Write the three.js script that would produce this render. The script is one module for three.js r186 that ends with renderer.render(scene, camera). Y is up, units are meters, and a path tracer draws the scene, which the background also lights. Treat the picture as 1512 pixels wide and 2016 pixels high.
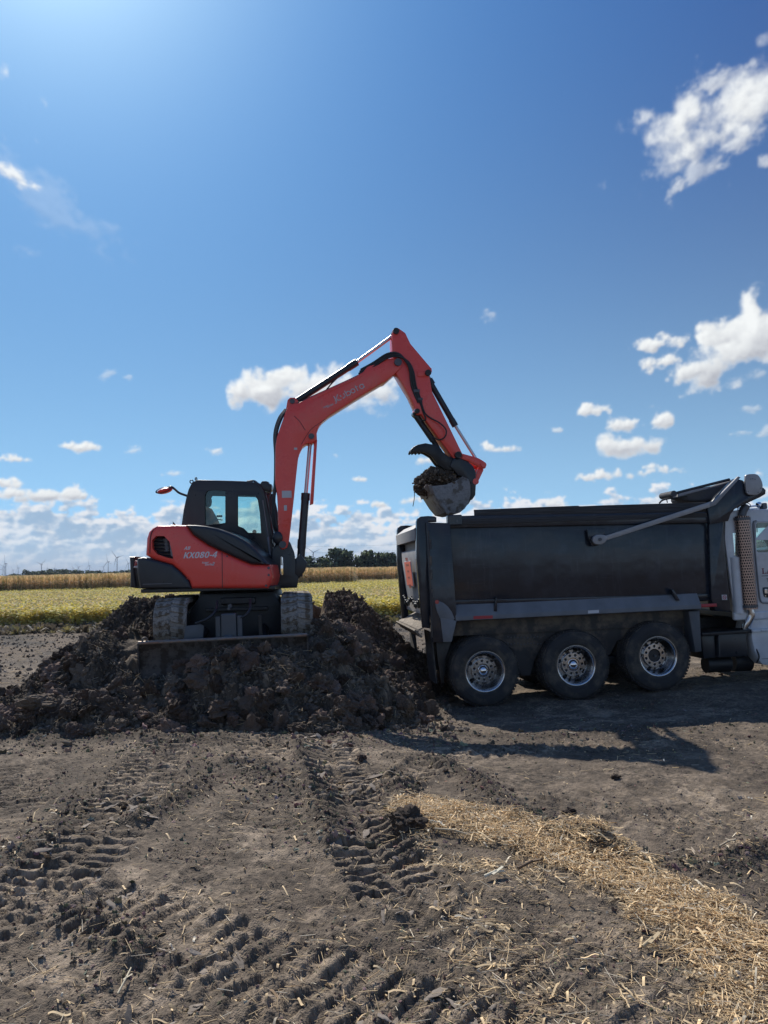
import * as THREE from 'three';
import { RoundedBoxGeometry } from 'three/addons/geometries/RoundedBoxGeometry.js';
import { TextGeometry } from 'three/addons/geometries/TextGeometry.js';
import { Brush, Evaluator, SUBTRACTION } from 'three-bvh-csg';
import { FontLoader } from 'three/addons/loaders/FontLoader.js';
import { mergeGeometries, toCreasedNormals } from 'three/addons/utils/BufferGeometryUtils.js';

// ---------- camera, sky, sun, exposure ----------
const EYE = new THREE.Vector3(0, 2.0, 0), F = 1494;            // lens in pixels of the 1512 x 2016 photograph
const scene = new THREE.Scene();
const camera = new THREE.PerspectiveCamera(2 * Math.atan(1008 / F) * 180 / Math.PI, 0.75, 0.1, 40000);
camera.position.copy(EYE);
camera.rotation.set(4.44 * Math.PI / 180, 0, -1.5 * Math.PI / 180, 'YXZ');
camera.updateMatrixWorld(true);
const SUN_DIR = new THREE.Vector3(-0.305, 0.696, -0.650).normalize();
const sun = new THREE.DirectionalLight(new THREE.Color(1, 0.94, 0.85), 4.9);
sun.target.position.set(0, 0, -10); sun.position.copy(sun.target.position).addScaledVector(SUN_DIR, 60);
sun.castShadow = true; sun.shadow.mapSize.set(4096, 4096); sun.shadow.radius = 1;
Object.assign(sun.shadow.camera, { left: -20, right: 20, top: 20, bottom: -20, near: 1, far: 140 });
scene.add(sun, sun.target);
const renderer = new THREE.WebGLRenderer({ antialias: true });
renderer.setSize(768, 1024);
renderer.toneMapping = THREE.LinearToneMapping; renderer.toneMappingExposure = 1;
renderer.shadowMap.enabled = true;

// ---------- random numbers and noise ----------
function rngOf(seed) { let a = seed >>> 0; return () => { a = (a + 0x6D2B79F5) | 0; let t = Math.imul(a ^ (a >>> 15), 1 | a); t = (t + Math.imul(t ^ (t >>> 7), 61 | t)) ^ t; return ((t ^ (t >>> 14)) >>> 0) / 4294967296; }; }
const PERM = new Uint8Array(512), PV = new Float32Array(256);
{ const r = rngOf(11), p = [...Array(256).keys()]; for (let i = 255; i > 0; i--) { const j = (r() * (i + 1)) | 0; [p[i], p[j]] = [p[j], p[i]]; } for (let i = 0; i < 512; i++) PERM[i] = p[i & 255]; for (let i = 0; i < 256; i++) PV[i] = r(); }
const h2 = (ix, iy) => PV[PERM[(PERM[ix & 255] + iy) & 255]];
const h3 = (ix, iy, iz) => PV[PERM[(PERM[(PERM[ix & 255] + iy) & 255] + iz) & 255]];
const sm5 = (t) => t * t * t * (t * (t * 6 - 15) + 10);
function vn2(x, y) { const ix = Math.floor(x), iy = Math.floor(y), fx = sm5(x - ix), fy = sm5(y - iy); const a = h2(ix, iy), b = h2(ix + 1, iy), c = h2(ix, iy + 1), d = h2(ix + 1, iy + 1); return a + (b - a) * fx + (c - a) * fy + (a - b - c + d) * fx * fy; }
function vn3(x, y, z) {
  const ix = Math.floor(x), iy = Math.floor(y), iz = Math.floor(z), fx = sm5(x - ix), fy = sm5(y - iy), fz = sm5(z - iz);
  const l = (a, b, t) => a + (b - a) * t;
  return l(l(l(h3(ix, iy, iz), h3(ix + 1, iy, iz), fx), l(h3(ix, iy + 1, iz), h3(ix + 1, iy + 1, iz), fx), fy), l(l(h3(ix, iy, iz + 1), h3(ix + 1, iy, iz + 1), fx), l(h3(ix, iy + 1, iz + 1), h3(ix + 1, iy + 1, iz + 1), fx), fy), fz);
}
function fbm2(x, y, o = 4, g = 0.5) { let s = 0, a = 1, n = 0; for (let i = 0; i < o; i++) { s += a * vn2(x + i * 17.3, y + i * 9.1); n += a; a *= g; x *= 2.03; y *= 2.03; } return s / n; }
function fbm3(x, y, z, o = 4, g = 0.5) { let s = 0, a = 1, n = 0; for (let i = 0; i < o; i++) { s += a * vn3(x + i * 17.3, y + i * 9.1, z + i * 5.7); n += a; a *= g; x *= 2.03; y *= 2.03; z *= 2.03; } return s / n; }
function worley(x, y) { const ix = Math.floor(x), iy = Math.floor(y); let f1 = 9, f2 = 9; for (let i = -1; i < 2; i++) for (let j = -1; j < 2; j++) { const px = ix + i + h2(ix + i, iy + j), py = iy + j + h2(ix + i + 57, iy + j + 31), d = (px - x) ** 2 + (py - y) ** 2; if (d < f1) { f2 = f1; f1 = d; } else if (d < f2) f2 = d; } return [Math.sqrt(f1), Math.sqrt(f2)]; }
const clamp = (x, a = 0, b = 1) => Math.min(b, Math.max(a, x));
const sstep = (a, b, x) => { const t = clamp((x - a) / (b - a)); return t * t * (3 - 2 * t); };
const mix = (a, b, t) => a + (b - a) * t;
const mix3 = (a, b, t) => [mix(a[0], b[0], t), mix(a[1], b[1], t), mix(a[2], b[2], t)];

// measuring helpers: the line of sight of a photograph pixel, met with real planes of the place
const rayOf = (x, y) => new THREE.Vector3((x - 756) / F, (1008 - y) / F, -1).applyQuaternion(camera.quaternion);
function onGround(x, y, h = 0) { const d = rayOf(x, y), t = (h - EYE.y) / d.y; return [d.x * t, d.z * t]; }
function atDepth(x, y, D) { const d = rayOf(x, y), t = -D / d.z; return EYE.clone().addScaledVector(d, t); }

// ---------- sky: air and clouds ----------
{
  const W = 4096, H = 2048, data = new Float32Array(W * H * 4), R = Math.PI / 180;
  const sunAz = Math.atan2(SUN_DIR.x, -SUN_DIR.z) / R;
  const azel = (px, py) => { const d = rayOf(px, py).normalize(); return [Math.atan2(d.x, -d.z) / R, Math.asin(d.y) / R]; };
  const clouds = [];
  // centre and half extents in degrees; w: wispiness, t: tilt, g: greyness of the belly
  const cl = (px, py, hx, hy, w = 0.25, t = 0, g = 0.25, o = 1, sf = 0) => { const [az, el] = azel(px, py); clouds.push({ az, el, a: hx / 26 * 1.14, b: hy / 26 * 1.16, w, t, g, o, sf, s: clouds.length * 13.7 + 3 }); };
  cl(1412, 228, 128, 66, 0.38, 0.34, 0.12, 0.95, 0.55); cl(1480, 190, 70, 40, 0.5, 0.2, 0.1, 0.85, 0.4); cl(1335, 262, 56, 44, 0.6, 0.7, 0.1, 0.8, 0.4); cl(1400, 165, 40, 16, 0.9, 0.2, 0.1, 0.6); cl(1495, 200, 40, 30, 0.8, 0.1, 0.1, 0.75); cl(1330, 372, 26, 15, 1.0, 0.8, 0.05, 0.6); cl(1375, 335, 34, 18, 1.0, 0.7, 0.1, 0.5); cl(1450, 280, 44, 18, 1.0, 0.35, 0.1, 0.6);
  cl(1445, 696, 98, 50, 0.18, 0.34, 0.5); cl(1508, 660, 62, 60, 0.16, 0.2, 0.5); cl(1372, 730, 58, 22, 0.25, 0.2, 0.35); cl(1420, 665, 40, 30, 0.2, 0.4, 0.2);
  cl(1290, 680, 52, 15, 0.45, 0.05, 0.15); cl(1300, 713, 28, 14, 0.5, 0.1, 0.15); cl(1460, 748, 28, 12, 0.9, 0.2, 0.1, 0.4); cl(965, 622, 26, 9, 0.9, 0, 0.05, 0.35);
  cl(1158, 810, 32, 14, 0.3, 0.1, 0.2); cl(1228, 838, 33, 17, 0.3, 0, 0.3); cl(1303, 827, 24, 17, 0.45, 0.1, 0.2); cl(1235, 880, 50, 23, 0.14, 0, 0.4); cl(1098, 848, 22, 7, 0.8, 0, 0.1, 0.6);
  cl(1175, 939, 46, 11, 0.35, 0.05, 0.2); cl(1280, 929, 34, 10, 0.4, 0.1, 0.2); cl(1330, 926, 24, 5, 0.9, 0, 0.1, 0.6); cl(1480, 803, 18, 7, 0.8, 0, 0.1, 0.4); cl(1505, 845, 14, 10, 0.8, 0, 0.1, 0.5); cl(1460, 851, 18, 5, 0.9, 0, 0.1, 0.4);
  cl(525, 768, 84, 38, 0.25, 0.06, 0.3); cl(552, 742, 46, 24, 0.2, 0, 0.1); cl(605, 760, 62, 30, 0.4, 0, 0.2, 0.95); cl(700, 764, 92, 36, 0.45, -0.1, 0.2, 0.9); cl(655, 790, 70, 22, 0.8, 0.1, 0.1, 0.6); cl(735, 795, 46, 17, 0.9, 0, 0.1, 0.5);
  cl(155, 881, 48, 10, 0.4, 0, 0.15); cl(30, 904, 26, 8, 0.35, 0, 0.15); cl(263, 887, 22, 9, 0.8, 0.3, 0.1, 0.7); cl(428, 887, 22, 8, 0.8, 0.2, 0.1, 0.8); cl(337, 932, 26, 5, 0.8, 0, 0.1, 0.6); cl(213, 733, 16, 9, 0.9, 0.4, 0.05, 0.35); cl(256, 741, 10, 5, 0.9, 0, 0.05, 0.3);
  cl(92, 977, 76, 13, 0.25, 0.02, 0.35); cl(18, 955, 26, 12, 0.4, -0.3, 0.2); cl(22, 972, 22, 10, 0.4, 0, 0.2);
  cl(14, 340, 40, 13, 0.7, -0.4, 0.0, 0.9); cl(95, 395, 110, 40, 1.0, -0.45, 0, 0.13); cl(45, 490, 24, 12, 1, 0, 0, 0.16);
  cl(705, 944, 19, 7, 0.45, 0, 0.15); cl(660, 896, 9, 4, 0.7, 0, 0.1, 0.7); cl(748, 992, 19, 8, 0.4, 0, 0.15); cl(812, 984, 34, 10, 0.35, 0.2, 0.2); cl(845, 905, 30, 12, 0.35, 0, 0.2); cl(975, 886, 46, 12, 0.35, 0.05, 0.25); cl(1090, 993, 30, 9, 0.4, 0, 0.2);
  { const r = rngOf(5); for (let i = 0; i < 240; i++) { const az = -180 + 360 * r(), el = 4 + 30 * r() ** 1.8, k = 0.5 + r(); if (Math.abs(az) < 32) continue; clouds.push({ az, el, a: (1.2 + el * 0.09) * k * 1.5, b: (0.4 + el * 0.05) * k, w: 0.3 + 0.5 * r(), t: 0.3 * (r() - 0.5), g: 0.25, sf: 0, o: 0.6 + 0.4 * r(), s: i * 7.3 + 900 }); } }  // clouds out of view, their number raised to add fill light
  const topOf = (az) => 5.1 + 1.1 * (vn2(az * 0.16 + 40, 3.3) - 0.4) + 1.5 * (vn2(az * 0.55, 8.8) - 0.5) + 0.5 * (vn2(az * 1.5, 1.8) - 0.5);
  const tops = new Float32Array(W); for (let i = 0; i < W; i++) { const az = ((i + 0.5) / W - 0.5) * 360; let a = az + 90; if (a > 180) a -= 360; tops[i] = topOf(a); }
  for (let j = 0; j < H; j++) {
    const el = ((j + 0.5) / H - 0.5) * 180, y = Math.sin(el * R), c = Math.cos(el * R), e = Math.max(0, el);
    const near = []; for (const k of clouds) if (Math.abs(el - k.el) < Math.max(k.a * 0.6, k.b) * 1.6 + 0.3) near.push(k);
    const t1 = Math.exp(-e / 15);
    for (let i = 0; i < W; i++) {
      let az = ((i + 0.5) / W - 0.5) * 360 + 90; if (az > 180) az -= 360;
      const o = (j * W + i) * 4;
      if (el < -1.2) { data[o] = 0.3; data[o + 1] = 0.33; data[o + 2] = 0.36; data[o + 3] = 1; continue; }
      const x = Math.sin(az * R) * c, z = -Math.cos(az * R) * c, ang = Math.acos(clamp(x * SUN_DIR.x + y * SUN_DIR.y + z * SUN_DIR.z, -1, 1)) / R;
      const g1 = Math.exp(-ang / 6), g2 = Math.exp(-(ang <= 90 ? ang : Math.max(46, 180 - ang)) / 60);
      let col = [Math.max(0.055, -0.105 + 0.48 * t1 + 1.25 * g1 + 0.221 * g2), Math.max(0.14, -0.283 + 0.853 * t1 + 1.35 * g1 + 0.677 * g2), Math.max(0.36, -0.31 + 0.98 * t1 + 0.93 * g1 + 1.2 * g2)];
      // low bank towards the horizon
      if (el < 9) {
        const top = tops[i], q = az * c;
        const bil = fbm2(q * 0.95 + 5, el * 1.5, 6, 0.56), d = (top - el) / 1.5 + (bil - 0.5) * 3.1;
        if (d > 0) {
          const a = sstep(0, 0.45, d), lay = fbm2(q * 0.38 + 20, el * 2.1 + 7 + 0.7 * fbm2(q * 0.8, el * 1.5, 3), 6, 0.55);
          const up = fbm2((q - 0.22) * 0.95 + 5, (el + 0.22) * 1.5, 5, 0.56);
          let v = sstep(0.36, 0.62, lay) * 0.8 + (bil - up) * 3.4; v += 0.65 * (1 - sstep(0.15, 1.1, d));
          const deep = mix3([0.36, 0.52, 0.71], [0.48, 0.62, 0.78], sstep(4, 0.5, el));
          const cc = mix3(deep, [0.90, 0.92, 0.955], clamp(v)), body = mix(1, 0.86, sstep(0.6, 2.5, d));
          col = mix3(col, cc, a * body);
        }
        const hz = sstep(2.6, -0.4, el) * 0.55; col = mix3(col, [0.66, 0.73, 0.82], hz);
      }
      for (const k of near) {
        let da = az - k.az; if (da > 180) da -= 360; if (da < -180) da += 360;
        const u0 = da * c, v0 = el - k.el; if (Math.abs(u0) > k.a * 1.7 + 0.4) continue;
        const ct = Math.cos(k.t), st = Math.sin(k.t), u = u0 * ct + v0 * st, v = v0 * ct - u0 * st, sc = 1.5 / Math.min(k.b * 1.8 + 0.12, 1.9), ux = k.w > 0.6 ? 0.62 : 1;
        const dens = (uu, vv) => { const vb = vv < 0 ? vv * (k.w < 0.5 ? 1.3 : 1) : vv; const env = 1 - Math.sqrt((uu / k.a) ** 2 + (vb / k.b) ** 2); const n = fbm2(uu * sc * ux + k.s, vv * sc + k.s * 0.7, 6, 0.48 + 0.12 * k.w); return env * 1.15 + (n - 0.5) * (1.5 + 1.6 * k.w); };
        const d = dens(u, v); if (d <= 0) continue;
        const a = sstep(0, 0.42 + 0.7 * k.w + k.sf, d) * k.o, up = dens(u - k.b * 0.16, v + k.b * 0.2);
        const belly = k.g * sstep(0.5, -0.7, v / k.b) * sstep(0.1, 0.7, d);
        const lit = clamp(0.93 + (d - up) * 0.32 - belly * 1.0, 0.5, 1.05);
        const near_sun = 0.12 * Math.exp(-ang / 20);
        col = mix3(col, [0.90 * lit + near_sun, 0.915 * lit + 0.01 + near_sun, 0.93 * lit + 0.04 * (1 - lit) * 3 + near_sun], a);
      }
      data[o] = col[0]; data[o + 1] = col[1]; data[o + 2] = col[2]; data[o + 3] = 1;
    }
  }
  const sky = new THREE.DataTexture(data, W, H, THREE.RGBAFormat, THREE.FloatType);
  sky.mapping = THREE.EquirectangularReflectionMapping; sky.magFilter = sky.minFilter = THREE.LinearFilter; sky.needsUpdate = true;
  scene.background = sky; scene.environment = sky;
}

// ---------- textures ----------
function tex(n, fn, srgb = false) {               // tileable, fn(u, v) -> [r, g, b] 0..1
  const d = new Uint8Array(n * n * 4);
  for (let j = 0; j < n; j++) for (let i = 0; i < n; i++) { const c = fn(i / n, j / n), o = (j * n + i) * 4; d[o] = clamp(c[0]) * 255; d[o + 1] = clamp(c[1]) * 255; d[o + 2] = clamp(c[2]) * 255; d[o + 3] = 255; }
  const t = new THREE.DataTexture(d, n, n); t.wrapS = t.wrapT = THREE.RepeatWrapping; t.magFilter = THREE.LinearFilter; t.minFilter = THREE.LinearMipmapLinearFilter; if (srgb) t.colorSpace = THREE.SRGBColorSpace; t.needsUpdate = true; return t;
}
function tile(f, u, v, p) {                       // blends f at the seams so that it repeats
  const x = u * p, y = v * p, a = sstep(0, 1, u), b = sstep(0, 1, v);
  return (f(x, y) * (1 - a) + f(x - p, y) * a) * (1 - b) + (f(x, y - p) * (1 - a) + f(x - p, y - p) * a) * b;
}
const rep = (t, s) => { const c = t.clone(); c.repeat.set(s, s); c.needsUpdate = true; return c; };
const soilMap = tex(1024, (u, v) => { const a = tile((x, y) => fbm2(x, y, 6, 0.62), u, v, 40), s = tile((x, y) => vn2(x, y), u, v, 260), k = -0.12 + 1.62 * a + (s > 0.86 ? 0.5 * (s - 0.86) / 0.14 : 0) - (s < 0.16 ? 0.25 : 0); return [k, k * 0.985, k * 0.96]; });
const soilBump = tex(1024, (u, v) => { const a = tile((x, y) => fbm2(x, y, 6, 0.66), u, v, 44), w = tile((x, y) => 1 - Math.min(1, worley(x, y)[0]), u, v, 60); const k = a * 0.65 + w * 0.35; return [k, k, k]; });
const grime = tex(512, (u, v) => { const a = tile((x, y) => fbm2(x, y, 6, 0.55), u, v, 7), s = tile((x, y) => vn2(x, y), u, v, 180); const k = 0.70 + 0.42 * (a - 0.28) + 0.08 * (s - 0.5); return [k, k, k]; });
const dusty = tex(512, (u, v) => { const a = sstep(0.40, 0.72, tile((x, y) => fbm2(x, y, 6, 0.6), u, v, 6)), s = tile((x, y) => vn2(x, y), u, v, 200); const k = a * 0.75 + 0.25 * s * a; return [mix(0.30, 1, k), mix(0.30, 0.86, k), mix(0.32, 0.68, k)]; });
const roughT = tex(512, (u, v) => { const a = tile((x, y) => fbm2(x, y, 6, 0.6), u, v, 9); const k = 0.62 + 0.55 * (a - 0.3); return [k, k, k]; });
const fineBump = tex(512, (u, v) => { const a = tile((x, y) => fbm2(x, y, 5, 0.65), u, v, 30); return [a, a, a]; });
const woodT = tex(512, (u, v) => { const g = tile((x, y) => fbm2(x * 0.25, y * 5, 5, 0.6), u, v, 12), k = 0.35 + 1.0 * (g - 0.2); return [k, k * 0.97, k * 0.94]; });
const rustT = tex(512, (u, v) => { const a = sstep(0.42, 0.66, tile((x, y) => fbm2(x, y, 6, 0.6), u, v, 10)); const k = tile((x, y) => fbm2(x, y, 4), u, v, 30); return [mix(0.50, 0.62, a) * (0.6 + 0.7 * k), mix(0.47, 0.42, a) * (0.6 + 0.7 * k), mix(0.45, 0.33, a) * (0.6 + 0.7 * k)]; });

const bodyT = tex(1024, (u, v) => { const a = tile((x, y) => fbm2(x, y, 6, 0.6), u, v, 5), b = tile((x, y) => fbm2(x * 2.5, y * 0.35, 5, 0.6), u, v, 16), c = tile((x, y) => fbm2(x * 0.4, y * 6, 3, 0.6), u, v, 20), n = tile((x, y) => vn2(x, y), u, v, 220); const d = sstep(0.48, 0.75, a) * 0.55 + sstep(0.52, 0.74, b) * 0.4 + sstep(0.66, 0.72, c) * 0.35 + 0.06 * n; return [mix(0.36, 1.0, d), mix(0.36, 0.93, d), mix(0.37, 0.86, d)]; });
const dents = tex(512, (u, v) => { const a = tile((x, y) => fbm2(x, y, 3, 0.4), u, v, 5); return [a, a, a]; });
const caked = tex(512, (u, v) => { const a = sstep(0.44, 0.58, tile((x, y) => fbm2(x, y, 6, 0.62), u, v, 9)), n = tile((x, y) => fbm2(x, y, 4, 0.6), u, v, 40); return [mix(0.95, 0.42, a) * (0.55 + 0.8 * n), mix(0.95, 0.36, a) * (0.55 + 0.8 * n), mix(0.97, 0.30, a) * (0.55 + 0.8 * n)]; });
const redT = (() => { const lin = tex(1024, (u, v) => { const a = tile((x, y) => fbm2(x, y, 6, 0.62), u, v, 6), b = tile((x, y) => fbm2(x, y, 4, 0.7), u, v, 34), n = tile((x, y) => vn2(x, y), u, v, 240), st = tile((x, y) => fbm2(x * 3, y * 0.4, 4, 0.6), u, v, 12); const d = clamp(0.05 + 0.34 * sstep(0.46, 0.74, a) + 0.22 * sstep(0.55, 0.72, b) * a + 0.2 * sstep(0.58, 0.74, st) + (n > 0.93 ? 0.25 : 0)); return mix3([0.90, 0.070, 0.055], [0.46, 0.31, 0.23], d * 0.40); }); return lin; })();
const M = {};
function mat(name, c, rough = 0.6, o = {}) { const { phys, ...p } = o; const m = new (phys ? THREE.MeshPhysicalMaterial : THREE.MeshStandardMaterial)({ color: new THREE.Color().setRGB(...c), roughness: rough, ...p }); m.name = name; M[name] = m; return m; }
mat('red_paint', [1, 1, 1], 0.42, { map: rep(redT, 0.55), roughnessMap: roughT, bumpMap: dents, bumpScale: 0.002, phys: true, clearcoat: 0.3, clearcoatRoughness: 0.3 });
mat('black_plastic', [0.030, 0.034, 0.042], 0.5, { map: grime, roughnessMap: roughT });
mat('black_steel', [0.024, 0.026, 0.031], 0.62, { map: dusty, roughnessMap: roughT, bumpMap: fineBump, bumpScale: 0.002 });
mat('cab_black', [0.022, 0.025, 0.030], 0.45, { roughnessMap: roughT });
mat('rubber', [0.125, 0.122, 0.118], 0.88, { map: dusty, bumpMap: fineBump, bumpScale: 0.003 });
mat('mud_rubber', [0.33, 0.295, 0.25], 0.95, { map: rep(caked, 1.5), bumpMap: fineBump, bumpScale: 0.008 });
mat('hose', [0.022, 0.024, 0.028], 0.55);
mat('chrome', [0.78, 0.78, 0.80], 0.12, { metalness: 1 });
mat('rod_steel', [0.62, 0.62, 0.64], 0.38, { metalness: 0.85 });
mat('alloy', [0.70, 0.70, 0.71], 0.30, { metalness: 1, map: grime, roughnessMap: roughT });
mat('dull_grey', [0.30, 0.31, 0.33], 0.6, { map: grime });
mat('steel_grey', [0.10, 0.11, 0.125], 0.6, { map: grime, roughnessMap: roughT });
mat('worn_steel', [0.34, 0.31, 0.28], 0.55, { map: rustT, bumpMap: fineBump, bumpScale: 0.003 });
mat('muddy_steel', [0.10, 0.084, 0.07], 0.85, { map: caked, bumpMap: fineBump, bumpScale: 0.004 });
mat('bucket_steel', [0.24, 0.232, 0.225], 0.62, { map: rep(caked, 1.2), roughnessMap: roughT, bumpMap: fineBump, bumpScale: 0.004 });
mat('body_black', [0.042, 0.055, 0.080], 0.28, { map: rep(bodyT, 0.5), roughnessMap: roughT, bumpMap: rep(dents, 0.7), bumpScale: 0.012 });
mat('body_dusty', [0.17, 0.16, 0.15], 0.7, { map: dusty });
mat('ledge_grey', [0.21, 0.22, 0.235], 0.6, { map: grime });
mat('gate_grey', [0.46, 0.45, 0.44], 0.6, { map: grime, bumpMap: fineBump, bumpScale: 0.001 });
mat('board', [0.075, 0.075, 0.078], 0.85, { map: woodT, bumpMap: woodT, bumpScale: 0.006 });
mat('white_paint', [0.78, 0.79, 0.81], 0.35, { map: grime, phys: true, clearcoat: 0.5, clearcoatRoughness: 0.15 });
mat('glass', [0.84, 0.94, 0.925], 0.0, { phys: true, transmission: 1, thickness: 0, ior: 1.5 });
mat('seat', [0.04, 0.045, 0.05], 0.8);
mat('lettering', [0.72, 0.72, 0.74], 0.5);
mat('letter_red', [0.16, 0.02, 0.03], 0.5);
mat('letter_black', [0.02, 0.02, 0.025], 0.5);
mat('decal_white', [0.55, 0.55, 0.56], 0.5);
mat('reflect_red', [0.40, 0.03, 0.04], 0.35);
mat('reflect_white', [0.6, 0.6, 0.62], 0.35);
mat('placard_orange', [0.98, 0.20, 0.11], 0.5);
mat('lens_red', [0.42, 0.05, 0.05], 0.25, { phys: true, clearcoat: 0.6 });
mat('lens_clear', [0.55, 0.5, 0.5], 0.2, { phys: true, clearcoat: 0.6 });
mat('brass', [0.46, 0.33, 0.28], 0.38, { metalness: 1, side: THREE.DoubleSide });
mat('tarp', [0.07, 0.072, 0.08], 0.8, { bumpMap: fineBump, bumpScale: 0.01 });
mat('arm_alu', [0.42, 0.42, 0.43], 0.5, { metalness: 0.35, map: grime });
mat('screen_dark', [0.012, 0.014, 0.018], 0.25);

// ---------- geometry helpers ----------
function uvBox(g) {                                // uv in metres from the dominant axis of each face
  const p = g.attributes.position, n = g.attributes.normal, uv = new Float32Array(p.count * 2);
  for (let i = 0; i < p.count; i++) { const ax = Math.abs(n.getX(i)), ay = Math.abs(n.getY(i)), az = Math.abs(n.getZ(i)); const x = p.getX(i), y = p.getY(i), z = p.getZ(i); if (az >= ax && az >= ay) { uv[2 * i] = x; uv[2 * i + 1] = y; } else if (ax >= ay) { uv[2 * i] = z; uv[2 * i + 1] = y; } else { uv[2 * i] = x; uv[2 * i + 1] = z; } }
  g.setAttribute('uv', new THREE.BufferAttribute(uv, 2)); return g;
}
function merge(gs) { gs = [].concat(gs).flat(9).map((g) => { const h = g.index ? g.toNonIndexed() : g; const r = new THREE.BufferGeometry(); if (!h.attributes.normal) h.computeVertexNormals(); r.setAttribute('position', h.attributes.position); r.setAttribute('normal', h.attributes.normal); return r; }); return uvBox(gs.length > 1 ? mergeGeometries(gs) : gs[0]); }
const taken = new Map();
function numbered(name) { const k = taken.get(name) ?? 0; taken.set(name, k + 1); return k ? `${name}_${String(k).padStart(3, '0')}` : name; }
function obj(name, gs, m, parent = scene, label) {
  const o = new THREE.Mesh(gs.isBufferGeometry && gs.userData.ready ? gs : merge(gs), m); o.name = parent === scene ? numbered(name) : name; o.castShadow = o.receiveShadow = true; parent.add(o); if (label) o.userData.label = label; return o;
}
function tag(o, label, category, group) { Object.assign(o.userData, { label, category }); if (group) o.userData.group = group; return o; }
function thing(name, label, category, pos = [0, 0, 0], group) { const g = new THREE.Group(); g.name = numbered(name); g.position.set(...pos); scene.add(g); return tag(g, label, category, group); }
const box = (w, h, d, x = 0, y = 0, z = 0, r = 0.01, rot) => { r = Math.min(r, w * 0.45, h * 0.45, d * 0.45); const g = r > 0.0015 ? new RoundedBoxGeometry(w, h, d, 2, r) : new THREE.BoxGeometry(w, h, d); if (rot) g.applyMatrix4(new THREE.Matrix4().makeRotationFromEuler(new THREE.Euler(...rot))); return g.translate(x, y, z); };
const V = (a) => (a.isVector3 ? a : new THREE.Vector3(...a));
function rod(a, b, r, r2 = r, seg = 16) { a = V(a); b = V(b); const g = new THREE.CylinderGeometry(r2, r, a.distanceTo(b), seg); g.applyQuaternion(new THREE.Quaternion().setFromUnitVectors(new THREE.Vector3(0, 1, 0), b.clone().sub(a).normalize())); const c = a.clone().add(b).multiplyScalar(0.5); return g.translate(c.x, c.y, c.z); }
const tube = (pts, r, seg = 24, rad = 8) => new THREE.TubeGeometry(new THREE.CatmullRomCurve3(pts.map(V), false, 'catmullrom', 0.5), seg, r, rad, false);
const disc = (x, y, z, r, t, seg = 24) => new THREE.CylinderGeometry(r, r, t, seg).rotateX(Math.PI / 2).translate(x, y, z);
function chaikin(p, n = 1) { for (; n-- > 0;) { const q = []; for (let i = 0; i < p.length; i++) { const a = p[i], b = p[(i + 1) % p.length]; q.push([a[0] * 0.75 + b[0] * 0.25, a[1] * 0.75 + b[1] * 0.25], [a[0] * 0.25 + b[0] * 0.75, a[1] * 0.25 + b[1] * 0.75]); } p = q; } return p; }
// outline in x, y; front face at z = z1, back face at z = z0; holes: outlines
function ext(pts, z0, z1, bevel = 0.01, holes = [], crease = 0.55) {
  const s = new THREE.Shape(pts.map((p) => new THREE.Vector2(p[0], p[1]))); for (const h of holes) s.holes.push(new THREE.Path(h.map((p) => new THREE.Vector2(p[0], p[1]))));
  const b = Math.min(bevel, (z1 - z0) * 0.45), g = new THREE.ExtrudeGeometry(s, { depth: z1 - z0 - 2 * b, bevelEnabled: b > 0, bevelThickness: b, bevelSize: b, bevelOffset: -b, bevelSegments: b > 0.03 ? 5 : 2, curveSegments: 8 });
  g.translate(0, 0, z0 + b); return toCreasedNormals(g, crease);
}
// a profile of [z, y] pairs drawn out along x from x0 to x1
const extX = (pts, x0, x1, bevel = 0.008) => ext(pts.map(([z, y]) => [-z, y]), x0, x1, bevel).rotateY(Math.PI / 2);
const ellipse = (x, y, a, b = a, n = 16) => Array.from({ length: n }, (_, i) => [x + a * Math.cos(2 * Math.PI * i / n), y + b * Math.sin(2 * Math.PI * i / n)]);
const font = await new FontLoader().loadAsync('fonts/droid/droid_sans_bold.typeface.json');
const serif = await new FontLoader().loadAsync('fonts/droid/droid_serif_bold.typeface.json');
function letters(t, size, x, y, z, { slant = 0, rot = 0, f = font, wide = 1, depth = 0.003 } = {}) {
  const g = new TextGeometry(t, { font: f, size, depth, curveSegments: 4, bevelEnabled: false });
  g.applyMatrix4(new THREE.Matrix4().makeShear(0, 0, slant, 0, 0, 0)).scale(wide, 1, 1).rotateZ(rot); return g.translate(x, y, z);
}

mat('steel_dark', [0.016, 0.017, 0.02], 0.7, { map: grime, roughnessMap: roughT });
mat('shaded_alloy', [0.46, 0.46, 0.475], 0.34, { metalness: 1, map: grime, roughnessMap: roughT });  // alloy darkened: the shade of the wheel recess is in its colour
mat('bright_edge', [0.46, 0.42, 0.38], 0.5, { metalness: 0.4, map: rustT });
mat('tan_mud', [0.40, 0.345, 0.28], 0.9, { map: soilMap, bumpMap: fineBump, bumpScale: 0.01 });

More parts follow.
